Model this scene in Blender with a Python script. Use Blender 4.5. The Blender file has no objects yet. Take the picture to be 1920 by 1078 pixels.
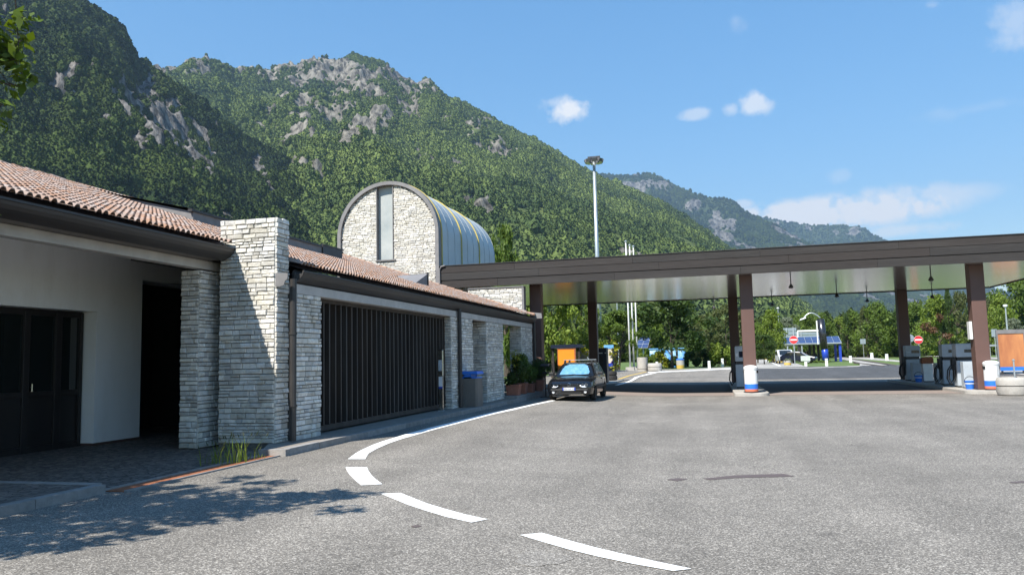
import bpy, bmesh, math, random
import numpy as np
from mathutils import Vector, Matrix
random.seed(7)
RNG = np.random.default_rng(11)
scene = bpy.context.scene
COL = scene.collection
rad = math.radians

# ------------------------------------------------------------------ camera
EYE = 1.65
FOCAL = 1450.0                     # focal length for a 1920 wide frame
_vp = np.array([380.0, -127.0, -FOCAL]); _Y = _vp / np.linalg.norm(_vp)
_h = np.array([1.0, 0.023, 0.0]); _Z = np.cross(_h, _vp); _Z /= np.linalg.norm(_Z)
if _Z[1] < 0: _Z = -_Z
_X = np.cross(_Y, _Z)
CAM_R = np.array([_X, _Y, _Z])
cam_data = bpy.data.cameras.new("camera"); cam = bpy.data.objects.new("camera", cam_data)
COL.objects.link(cam); scene.camera = cam
cam_data.sensor_width = 36.0; cam_data.lens = 36.0 * FOCAL / 1920.0
cam_data.clip_start = 0.1; cam_data.clip_end = 30000.0
_m = Matrix(CAM_R.tolist()).to_4x4(); _m.translation = (0, 0, EYE); cam.matrix_world = _m

# ------------------------------------------------------------------ light
SUN = Vector((-0.355, -0.77, 1.0)).normalized()      # direction towards the sun
sun_data = bpy.data.lights.new("sun", 'SUN'); sun = bpy.data.objects.new("sun", sun_data)
COL.objects.link(sun)
sun_data.energy = 5.0; sun_data.angle = rad(0.53); sun_data.color = (1.0, 0.955, 0.87)
sun.rotation_euler = SUN.to_track_quat('Z', 'Y').to_euler(); sun.location = (0, 0, 60)
scene.view_settings.view_transform = 'Standard'; scene.view_settings.look = 'None'
scene.view_settings.exposure = 0.85; scene.view_settings.gamma = 1.0
scene.view_settings.use_curve_mapping = False
scene.render.engine = 'CYCLES'
scene.cycles.use_denoising = True
scene.cycles.max_bounces = 8; scene.cycles.diffuse_bounces = 6; scene.cycles.glossy_bounces = 3
scene.cycles.transparent_max_bounces = 8; scene.cycles.volume_bounces = 0
scene.cycles.caustics_reflective = False; scene.cycles.caustics_refractive = False

def ray(px, py):
    return CAM_R @ np.array([px - 960.0, -(py - 539.0), -FOCAL])

world = bpy.data.worlds.new("World"); scene.world = world; world.use_nodes = True
def build_world():
    nt = world.node_tree; nt.nodes.clear(); N = nt.nodes.new; L = nt.links.new
    out = N('ShaderNodeOutputWorld'); bg = N('ShaderNodeBackground'); bg.inputs['Strength'].default_value = 0.10
    sky = N('ShaderNodeTexSky'); sky.sky_type = 'NISHITA'; sky.sun_disc = False
    sky.sun_elevation = math.asin(SUN.z); sky.sun_rotation = math.atan2(SUN.x, SUN.y)
    sky.altitude = 350.0; sky.air_density = 1.5; sky.dust_density = 0.0; sky.ozone_density = 8.0
    tc = N('ShaderNodeTexCoord')
    n1 = N('ShaderNodeTexNoise'); n1.inputs['Scale'].default_value = 26.0; n1.inputs['Detail'].default_value = 8.0
    n1.inputs['Roughness'].default_value = 0.62
    L(tc.outputs['Generated'], n1.inputs['Vector'])
    clouds = [  # px, py, half width, half height (of the 1920 frame), strength
        (1068, 210, 40, 26, 1.0), (1036, 192, 34, 13, .45), (1305, 215, 32, 11, .5), (1368, 204, 17, 14, .5),
        (1416, 193, 30, 20, .75), (1540, 402, 150, 24, 1.0), (1610, 392, 120, 22, 1.0), (1640, 380, 130, 20, .6), (1745, 392, 62, 16, .5),
        (1395, 384, 26, 9, .6), (1905, 35, 44, 52, .4), (1745, 10, 18, 12, .4), (1382, 40, 20, 18, .18),
        (1690, 432, 80, 12, .6), (1575, 330, 22, 14, .22), (1830, 205, 90, 12, .13)]
    total = None
    for px, py, w, h, s in clouds:
        d = ray(px, py); d = d / np.linalg.norm(d)
        e1 = np.cross(d, [0, 0, 1.0]); e1 /= np.linalg.norm(e1); e2 = np.cross(e1, d)
        a = w / FOCAL; b = h / FOCAL
        def dot(v):
            n = N('ShaderNodeVectorMath'); n.operation = 'DOT_PRODUCT'; L(tc.outputs['Generated'], n.inputs[0]); n.inputs[1].default_value = tuple(v); return n.outputs['Value']
        def m(op, x, y=None, clamp=False):
            n = N('ShaderNodeMath'); n.operation = op; n.use_clamp = clamp
            for i, v in enumerate((x, y)):
                if v is None: continue
                if isinstance(v, (int, float)): n.inputs[i].default_value = v
                else: L(v, n.inputs[i])
            return n.outputs[0]
        u = dot(e1 / a); v = dot(e2 / b); f = dot(d)
        r2 = m('ADD', m('MULTIPLY', u, u), m('MULTIPLY', v, v))
        core = m('SUBTRACT', 1.0, m('SQRT', r2))                       # 1 at the centre, 0 at the edge
        lump = m('MULTIPLY', m('SUBTRACT', n1.outputs['Fac'], 0.5), 5.6 if w > 110 else 3.4)
        c = m('ADD', core, lump)
        c = m('MULTIPLY', m('ADD', c, .62 if w > 110 else 0.0), 1.25, True)
        edge = m('MULTIPLY', m('SUBTRACT', 1.6, m('SQRT', r2)), 1.6, True)
        front = m('GREATER_THAN', f, 0.2)
        c = m('MULTIPLY', m('MULTIPLY', m('MULTIPLY', c, edge), front), s)
        total = c if total is None else m('MAXIMUM', total, c)
    # the camera's rendering of the sky: softer gradient, deeper blue, the same in every direction
    k1 = N('ShaderNodeMix'); k1.data_type = 'RGBA'; k1.blend_type = 'MULTIPLY'; k1.inputs['Factor'].default_value = 1; k1.inputs['B'].default_value = (.18, .18, .18, 1); L(sky.outputs['Color'], k1.inputs['A'])
    gm = N('ShaderNodeGamma'); gm.inputs['Gamma'].default_value = .65; L(k1.outputs['Result'], gm.inputs['Color'])
    hs = N('ShaderNodeHueSaturation'); hs.inputs['Saturation'].default_value = 1.42; hs.inputs['Value'].default_value = 5.15; hs.inputs['Hue'].default_value = .503; L(gm.outputs['Color'], hs.inputs['Color'])
    mix = N('ShaderNodeMix'); mix.data_type = 'RGBA'
    L(total, mix.inputs['Factor']); L(hs.outputs['Color'], mix.inputs['A']); mix.inputs['B'].default_value = (5.6, 5.7, 5.8, 1)
    L(mix.outputs['Result'], bg.inputs['Color']); L(bg.outputs['Background'], out.inputs['Surface'])
build_world()

# ------------------------------------------------------------------ numbers: ground heights, points on the ground
def sstep(x, a, b):
    t = np.clip((np.asarray(x, float) - a) / (b - a), 0, 1); return t * t * (3 - 2 * t)
def gz(x, y):
    return .165 * sstep(-np.asarray(x, float), 1.5, 7) * (1 - sstep(y, 40, 60)) - .06 * sstep(y, 20, 33) + .48 * sstep(y, 52, 75)
def ground_at(px, py, dz=0.0):
    z = 0.0
    for i in range(80):
        d = ray(px, py); t = (z + dz - EYE) / d[2]; x, y = d[0] * t, d[1] * t
        z = .5 * z + .5 * float(gz(x, y))
    return Vector((x, y, z))
def at_depth(px, py, Y):
    d = ray(px, py); t = Y / d[1]; return Vector((d[0] * t, Y, EYE + d[2] * t))

# ------------------------------------------------------------------ numpy noise
def _hash(i, j, k, seed):
    n = (i * 374761393 + j * 668265263 + k * 2147483647 + seed * 974634777) & 0xFFFFFFFF
    n = ((n ^ (n >> 13)) * 1274126177) & 0xFFFFFFFF
    n = ((n ^ (n >> 16)) * 2246822519) & 0xFFFFFFFF
    return ((n ^ (n >> 15)) & 0xFFFFFF) / float(0xFFFFFF)
def vnoise(x, y, z=None, seed=0):
    if z is None: z = np.zeros_like(x)
    xi = np.floor(x).astype(np.int64); yi = np.floor(y).astype(np.int64); zi = np.floor(z).astype(np.int64)
    fx = x - xi; fy = y - yi; fz = z - zi
    fx = fx * fx * fx * (fx * (fx * 6 - 15) + 10); fy = fy * fy * fy * (fy * (fy * 6 - 15) + 10); fz = fz * fz * (3 - 2 * fz)
    r = 0
    for a in (0, 1):
        for b in (0, 1):
            for c in (0, 1):
                w = (fx if a else 1 - fx) * (fy if b else 1 - fy) * (fz if c else 1 - fz)
                r = r + w * _hash(xi + a, yi + b, zi + c, seed)
    return r * 2 - 1
def fbm(x, y, z=None, octv=5, gain=.5, seed=0):
    s = 0; a = 1.0; f = 1.0; tot = 0
    for o in range(octv):
        s = s + a * vnoise(x * f, y * f, None if z is None else z * f, seed + o * 17); tot += a; a *= gain; f *= 2.03
    return s / tot
def ridged(x, y, octv=5, gain=.5, seed=0):
    s = 0; a = 1.0; f = 1.0; tot = 0
    for o in range(octv):
        s = s + a * (1 - np.abs(vnoise(x * f, y * f, None, seed + o * 13)) * 2); tot += a; a *= gain; f *= 2.07
    return s / tot

# ------------------------------------------------------------------ materials
def new_mat(name):
    m = bpy.data.materials.new(name); m.use_nodes = True
    return m, m.node_tree, m.node_tree.nodes['Principled BSDF']
def rgba(c): return (c[0], c[1], c[2], 1.0)
def mat(name, c1, c2=None, rough=.7, metal=0.0, scale=6.0, detail=5.0, bump=0.0, bump_scale=None, spec=0.5, stretch=None,
        vary=0.0, coat=0.0, world=True, contrast=(.3, .7), blotch=None):
    """noise-mixed principled; vary = brightness change from object to object (and per-face tone attribute)"""
    m, nt, p = new_mat(name); N = nt.nodes.new; L = nt.links.new
    p.inputs['Roughness'].default_value = rough; p.inputs['Metallic'].default_value = metal
    p.inputs['Specular IOR Level'].default_value = spec; p.inputs['Coat Weight'].default_value = coat
    c2 = c2 or tuple(x * .75 for x in c1)
    if world: src = N('ShaderNodeNewGeometry').outputs['Position']
    else: src = N('ShaderNodeTexCoord').outputs['Object']
    if stretch:
        mp = N('ShaderNodeMapping'); mp.inputs['Scale'].default_value = stretch; L(src, mp.inputs['Vector']); src = mp.outputs['Vector']
    n = N('ShaderNodeTexNoise'); n.inputs['Scale'].default_value = scale; n.inputs['Detail'].default_value = detail; n.inputs['Roughness'].default_value = .6
    L(src, n.inputs['Vector'])
    mr = N('ShaderNodeMapRange'); mr.inputs['From Min'].default_value = contrast[0]; mr.inputs['From Max'].default_value = contrast[1]; L(n.outputs['Fac'], mr.inputs['Value'])
    mx = N('ShaderNodeMix'); mx.data_type = 'RGBA'; mx.inputs['A'].default_value = rgba(c2); mx.inputs['B'].default_value = rgba(c1)
    L(mr.outputs['Result'], mx.inputs['Factor']); col = mx.outputs['Result']
    if vary:
        oi = N('ShaderNodeObjectInfo'); at = N('ShaderNodeAttribute'); at.attribute_name = 'tone'
        ad = N('ShaderNodeMath'); ad.operation = 'ADD'; L(oi.outputs['Random'], ad.inputs[0]); L(at.outputs['Fac'], ad.inputs[1])
        fr = N('ShaderNodeMath'); fr.operation = 'FRACT'; L(ad.outputs[0], fr.inputs[0])
        mr2 = N('ShaderNodeMapRange'); mr2.inputs['To Min'].default_value = 1 - vary; mr2.inputs['To Max'].default_value = 1 + vary; L(fr.outputs[0], mr2.inputs['Value'])
        hs = N('ShaderNodeHueSaturation'); L(mr2.outputs['Result'], hs.inputs['Value']); L(col, hs.inputs['Color']); col = hs.outputs['Color']
        f2 = N('ShaderNodeMath'); f2.operation = 'MULTIPLY'; f2.inputs[1].default_value = 7.31; L(fr.outputs[0], f2.inputs[0])
        f3 = N('ShaderNodeMath'); f3.operation = 'FRACT'; L(f2.outputs[0], f3.inputs[0])
        mr3 = N('ShaderNodeMapRange'); mr3.inputs['To Min'].default_value = .6; mr3.inputs['To Max'].default_value = 1.5; L(f3.outputs[0], mr3.inputs['Value']); L(mr3.outputs['Result'], hs.inputs['Saturation'])
    if blotch:                                     # weather stains with a shape of their own: (colour, scale, amount)
        nb = N('ShaderNodeTexNoise'); nb.inputs['Scale'].default_value = blotch[1]; nb.inputs['Detail'].default_value = 7; nb.inputs['Roughness'].default_value = .65; L(src, nb.inputs['Vector'])
        rb = N('ShaderNodeMapRange'); rb.inputs['From Min'].default_value = .50; rb.inputs['From Max'].default_value = .72; rb.inputs['To Max'].default_value = blotch[2]; L(nb.outputs['Fac'], rb.inputs['Value'])
        mb_ = N('ShaderNodeMix'); mb_.data_type = 'RGBA'; L(rb.outputs['Result'], mb_.inputs['Factor']); L(col, mb_.inputs['A']); mb_.inputs['B'].default_value = rgba(blotch[0]); col = mb_.outputs['Result']
    L(col, p.inputs['Base Color'])
    if bump:
        b = N('ShaderNodeBump'); b.inputs['Strength'].default_value = bump; b.inputs['Distance'].default_value = 0.02
        if bump_scale:
            n2 = N('ShaderNodeTexNoise'); n2.inputs['Scale'].default_value = bump_scale; n2.inputs['Detail'].default_value = 4.0; L(src, n2.inputs['Vector']); L(n2.outputs['Fac'], b.inputs['Height'])
        else: L(n.outputs['Fac'], b.inputs['Height'])
        L(b.outputs['Normal'], p.inputs['Normal'])
    return m

M = {}
M['plaster'] = mat('white_plaster', (.89, .90, .91), (.83, .84, .84), .9, scale=1.3, bump=.15, bump_scale=60, stretch=(1, 1, .35), blotch=((.68, .67, .65), 2.2, .4))
M['plaster_grey'] = mat('grey_render', (.33, .32, .30), (.25, .24, .23), .9, scale=2.0)
M['beam'] = mat('pale_concrete_beam', (.52, .50, .47), (.40, .38, .36), .9, scale=3.0)
M['soffit'] = mat('brown_grey_soffit', (.22, .20, .18), (.16, .15, .14), .85, scale=4.0)
M['stone'] = mat('pale_limestone', (.71, .685, .63), (.51, .485, .44), .92, scale=9.0, detail=7, bump=.6, bump_scale=38, vary=.24, blotch=((.33, .30, .22), 1.6, .55))
M['mortar'] = mat('dark_joint', (.16, .15, .13), (.10, .095, .085), .95, scale=14)
M['tile'] = mat('terracotta_roof_tile', (.37, .265, .215), (.285, .20, .16), .9, scale=2.5, bump=.2, bump_scale=60, vary=.11)
M['tile_deck'] = mat('roof_underlay', (.09, .06, .05), (.06, .04, .035), .95)
M['dark_metal'] = mat('dark_brown_metal', (.040, .036, .034), (.028, .025, .024), .45, scale=3.0, spec=.5)
M['gutter'] = mat('weathered_gutter', (.050, .045, .042), (.030, .027, .026), .5, scale=2.0, stretch=(1, .3, 1))
M['lead'] = mat('grey_lead_sheet', (.22, .21, .21), (.15, .145, .145), .6, scale=2.5)
M['wood'] = mat('dark_stained_timber', (.033, .028, .026), (.018, .015, .014), .8, scale=5.0, stretch=(.5, 1, 9), detail=8, bump=.3, vary=.10, blotch=((.050, .045, .042), .8, .5))
M['grille_wood'] = mat('dark_brown_slat_timber', (.050, .042, .036), (.022, .018, .016), .6, scale=6, stretch=(1, 1, .15), vary=.2)
M['column'] = mat('brown_painted_steel', (.130, .070, .056), (.105, .057, .046), .55, scale=1.5, bump=.05, blotch=((.085, .052, .045), 3.0, .5))
M['ceiling'] = mat('reflective_ceiling_sheet', (.80, .78, .74), (.66, .65, .61), .17, .85, scale=.8, stretch=(.25, 2.2, 1), bump=.05, bump_scale=.9)
M['black'] = mat('black_recess', (.012, .012, .012), (.008, .008, .008), .8)
M['door_wood'] = mat('very_dark_door_wood', (.020, .017, .016), (.012, .010, .010), .5, scale=4, stretch=(1, 1, .2))
M['kerb'] = mat('grey_kerb_stone', (.30, .285, .27), (.20, .19, .18), .9, scale=7, bump=.3, bump_scale=60, vary=.12)
M['concrete'] = mat('pale_concrete', (.46, .43, .39), (.34, .32, .29), .9, scale=6, bump=.35, bump_scale=70, blotch=((.20, .185, .165), 3.0, .5))
M['concrete_dark'] = mat('exposed_aggregate_concrete', (.20, .18, .155), (.11, .10, .09), .95, scale=45, bump=.5)
M['terracotta'] = mat('terracotta_pot', (.40, .16, .10), (.30, .12, .08), .85, scale=8, bump=.15)
M['soil'] = mat('potting_soil', (.03, .022, .016), (.02, .015, .01), .95, scale=20)
M['rust'] = mat('rusty_steel', (.34, .12, .05), (.20, .07, .032), .85, scale=14, bump=.3)
M['white_paint'] = mat('white_enamel', (.80, .80, .79), (.72, .72, .70), .35, scale=4, blotch=((.50, .48, .44), 5.0, .35))
M['road_paint'] = mat('white_road_paint', (.80, .80, .78), (.34, .33, .31), .85, scale=70, detail=8, bump=.3, contrast=(.24, .40))
M['yellow_paint'] = mat('yellow_paint', (.62, .42, .08), (.5, .34, .07), .8, scale=15)
M['blue_paint'] = mat('blue_enamel', (.035, .19, .70), (.025, .15, .58), .4, scale=4)
M['deep_blue'] = mat('deep_blue_enamel', (.02, .06, .42), (.015, .045, .33), .35, scale=4)
M['light_blue'] = mat('light_blue_paint', (.16, .42, .72), (.10, .30, .62), .6, scale=1.5)
M['navy'] = mat('navy_metal', (.010, .018, .040), (.007, .012, .028), .4)
M['red_paint'] = mat('red_sign_paint', (.60, .030, .035), (.52, .022, .028), .45)
M['salmon'] = mat('orange_red_band', (.72, .20, .11), (.62, .16, .09), .5)
M['orange'] = mat('orange_board', (.90, .27, .012), (.84, .24, .010), .55, scale=1.0)
M['sign_back'] = mat('grey_sign_back', (.25, .30, .33), (.19, .24, .27), .5)
M['galv'] = mat('galvanised_steel', (.50, .54, .56), (.40, .43, .45), .42, .6, scale=5)
M['pump_grey'] = mat('pump_grey_enamel', (.46, .51, .56), (.38, .43, .48), .45, scale=2, blotch=((.24, .25, .26), 4.0, .5))
M['pump_dark'] = mat('pump_dark_plastic', (.02, .02, .022), (.012, .012, .013), .5)
M['rubber'] = mat('black_rubber', (.018, .018, .018), (.012, .012, .012), .8)
M['display'] = mat('dark_display_glass', (.02, .03, .05), (.015, .02, .035), .08)
M['copper_panel'] = mat('sun_faded_orange_print', (.56, .24, .095), (.36, .13, .06), .22, scale=2.2, stretch=(1, 1, .25), detail=8)
M['steel'] = mat('brushed_stainless', (.55, .54, .50), (.42, .41, .38), .25, 1.0, scale=4)
M['paper'] = mat('white_paper', (.75, .76, .78), (.70, .71, .73), .8)
M['solar'] = mat('dark_blue_solar_cell', (.045, .075, .17), (.03, .05, .13), .18, scale=3)
M['bark'] = mat('tree_bark', (.085, .066, .050), (.045, .036, .028), .95, scale=8, stretch=(1, 1, .3), bump=.5)
M['carpaint'] = mat('black_car_paint', (.006, .0065, .008), (.005, .0055, .007), .22, coat=.6, scale=1)
M['carplastic'] = mat('black_car_plastic', (.018, .018, .019), (.014, .014, .015), .55)
M['chrome'] = mat('chrome', (.75, .75, .76), (.7, .7, .7), .08, 1.0)
M['headlamp'] = mat('clear_headlamp', (.80, .82, .84), (.62, .64, .66), .10, .25, scale=18)
M['amber'] = mat('amber_lens', (.6, .2, .02), None, .2)
M['shade_foil'] = mat('blue_silver_sunshade', (.30, .56, .74), (.12, .34, .54), .26, .35, scale=10, stretch=(1, 1, .2), bump=.7, contrast=(.3, .75))
M['plate'] = mat('plate_white', (.72, .74, .78), None, .4)
M['silver'] = mat('silver_car_paint', (.70, .72, .76), (.66, .68, .72), .25, coat=.4)
M['darkblue_car'] = mat('dark_blue_car_paint', (.010, .014, .028), (.008, .011, .022), .18, coat=.5)

def glass_mat():
    m, nt, p = new_mat('dark_window_glass')
    p.inputs['Base Color'].default_value = (.012, .016, .016, 1); p.inputs['Roughness'].default_value = .03
    p.inputs['Specular IOR Level'].default_value = .9; return m
M['glass'] = glass_mat()

def asphalt(name, lo, mid, hi, patch):
    m, nt, p = new_mat(name); N = nt.nodes.new; L = nt.links.new
    g = N('ShaderNodeNewGeometry')
    v = N('ShaderNodeTexVoronoi'); v.inputs['Scale'].default_value = 88.0; L(g.outputs['Position'], v.inputs['Vector'])
    sp = N('ShaderNodeSeparateColor'); L(v.outputs['Color'], sp.inputs['Color'])
    r = N('ShaderNodeValToRGB'); e = r.color_ramp.elements
    e[0].position = 0.0; e[0].color = rgba(lo); e[1].position = 1.0; e[1].color = rgba(hi)
    k = e.new(.35); k.color = rgba(tuple(.5 * a + .5 * b for a, b in zip(lo, mid)));  k = e.new(.72); k.color = rgba(mid)
    k = e.new(.9); k.color = rgba(tuple(.45 * a + .55 * b for a, b in zip(mid, hi)))
    L(sp.outputs[0], r.inputs['Fac'])
    n = N('ShaderNodeTexNoise'); n.inputs['Scale'].default_value = .33; n.inputs['Detail'].default_value = 6; n.inputs['Roughness'].default_value = .6; L(g.outputs['Position'], n.inputs['Vector'])
    mp = N('ShaderNodeMapping'); mp.inputs['Scale'].default_value = (1.1, .10, 1); mp.inputs['Rotation'].default_value = (0, 0, rad(-14)); L(g.outputs['Position'], mp.inputs['Vector'])
    n2 = N('ShaderNodeTexNoise'); n2.inputs['Scale'].default_value = .8; n2.inputs['Detail'].default_value = 4; L(mp.outputs['Vector'], n2.inputs['Vector'])
    ad = N('ShaderNodeMath'); ad.operation = 'ADD'; L(n.outputs['Fac'], ad.inputs[0]); L(n2.outputs['Fac'], ad.inputs[1])
    mr = N('ShaderNodeMapRange'); mr.inputs['From Min'].default_value = .7; mr.inputs['From Max'].default_value = 1.3; mr.inputs['To Min'].default_value = 1 - patch; mr.inputs['To Max'].default_value = 1 + patch
    L(ad.outputs[0], mr.inputs['Value'])
    hs = N('ShaderNodeHueSaturation'); L(r.outputs['Color'], hs.inputs['Color']); L(mr.outputs['Result'], hs.inputs['Value'])
    # drips and small oil spots, thin cracks between old pours
    v3 = N('ShaderNodeTexVoronoi'); v3.inputs['Scale'].default_value = .75; n3 = N('ShaderNodeTexNoise'); n3.inputs['Scale'].default_value = 9; n3.inputs['Detail'].default_value = 3; L(g.outputs['Position'], n3.inputs['Vector'])
    wv = N('ShaderNodeVectorMath'); wv.operation = 'MULTIPLY_ADD'; wv.inputs[1].default_value = (.10, .10, 0); L(n3.outputs['Color'], wv.inputs[0]); L(g.outputs['Position'], wv.inputs[2]); L(wv.outputs['Vector'], v3.inputs['Vector'])
    s3 = N('ShaderNodeSeparateColor'); L(v3.outputs['Color'], s3.inputs['Color'])
    rs = N('ShaderNodeMath'); rs.operation = 'MULTIPLY'; rs.inputs[1].default_value = .11; L(s3.outputs[1], rs.inputs[0])
    ds = N('ShaderNodeMath'); ds.operation = 'SUBTRACT'; L(rs.outputs[0], ds.inputs[0]); L(v3.outputs['Distance'], ds.inputs[1])
    sp3 = N('ShaderNodeMapRange'); sp3.inputs['From Min'].default_value = -.01; sp3.inputs['From Max'].default_value = .05; sp3.inputs['To Max'].default_value = .5; L(ds.outputs[0], sp3.inputs['Value'])
    n4 = N('ShaderNodeTexNoise'); n4.inputs['Scale'].default_value = 1.7; n4.inputs['Detail'].default_value = 7; n4.inputs['Roughness'].default_value = .7; L(g.outputs['Position'], n4.inputs['Vector'])
    m4 = N('ShaderNodeMapRange'); m4.inputs['From Min'].default_value = .35; m4.inputs['From Max'].default_value = .68; m4.inputs['To Min'].default_value = .90; m4.inputs['To Max'].default_value = 1.07; L(n4.outputs['Fac'], m4.inputs['Value'])
    h4 = N('ShaderNodeHueSaturation'); L(hs.outputs['Color'], h4.inputs['Color']); L(m4.outputs['Result'], h4.inputs['Value'])
    x3 = N('ShaderNodeMix'); x3.data_type = 'RGBA'; L(sp3.outputs['Result'], x3.inputs['Factor']); L(h4.outputs['Color'], x3.inputs['A']); x3.inputs['B'].default_value = rgba(tuple(x * .7 for x in lo))
    L(x3.outputs['Result'], p.inputs['Base Color']); p.inputs['Roughness'].default_value = .88; p.inputs['Specular IOR Level'].default_value = .35
    b = N('ShaderNodeBump'); b.inputs['Strength'].default_value = .5; b.inputs['Distance'].default_value = .006; L(v.outputs['Distance'], b.inputs['Height']); L(b.outputs['Normal'], p.inputs['Normal'])
    return m
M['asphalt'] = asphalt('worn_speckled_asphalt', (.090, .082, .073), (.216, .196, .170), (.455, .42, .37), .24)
M['asphalt_dark'] = asphalt('newer_dark_asphalt', (.035, .036, .038), (.075, .076, .079), (.19, .19, .19), .15)
M['asphalt_pale'] = asphalt('pale_old_asphalt', (.26, .245, .22), (.38, .36, .33), (.54, .52, .48), .15)

def leaf_mat(name, c, c2, trans=.35):
    m, nt, p = new_mat(name); N = nt.nodes.new; L = nt.links.new
    nt.nodes.remove(p); out = nt.nodes['Material Output']
    oi = N('ShaderNodeObjectInfo'); at = N('ShaderNodeAttribute'); at.attribute_name = 'tone'
    mx = N('ShaderNodeMix'); mx.data_type = 'RGBA'; mx.inputs['A'].default_value = rgba(c2); mx.inputs['B'].default_value = rgba(c); L(at.outputs['Fac'], mx.inputs['Factor'])
    d = N('ShaderNodeBsdfPrincipled'); d.inputs['Roughness'].default_value = .55; d.inputs['Specular IOR Level'].default_value = .3; t = N('ShaderNodeBsdfTranslucent')
    L(mx.outputs['Result'], d.inputs['Base Color'])
    hs = N('ShaderNodeHueSaturation'); hs.inputs['Hue'].default_value = .48; hs.inputs['Saturation'].default_value = 1.15; hs.inputs['Value'].default_value = 1.25; L(mx.outputs['Result'], hs.inputs['Color']); L(hs.outputs['Color'], t.inputs['Color'])
    ms = N('ShaderNodeMixShader'); ms.inputs['Fac'].default_value = trans; L(d.outputs[0], ms.inputs[1]); L(t.outputs[0], ms.inputs[2]); L(ms.outputs[0], out.inputs['Surface'])
    return m
M['leaf_mid'] = leaf_mat('mid_green_leaves', (.14, .21, .032), (.060, .10, .018))
M['leaf_dark'] = leaf_mat('dark_green_leaves', (.065, .11, .022), (.028, .055, .013))
M['leaf_bright'] = leaf_mat('yellow_green_leaves', (.21, .28, .040), (.10, .155, .026))
M['leaf_olive'] = leaf_mat('olive_leaves', (.12, .14, .045), (.065, .085, .030))
M['leaf_grey'] = leaf_mat('grey_green_leaves', (.21, .24, .16), (.11, .14, .09))
M['leaf_brown'] = leaf_mat('browning_leaves', (.16, .085, .04), (.09, .055, .03))
M['leaf_yellow'] = leaf_mat('yellow_leaves', (.36, .36, .03), (.22, .24, .03))

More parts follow.
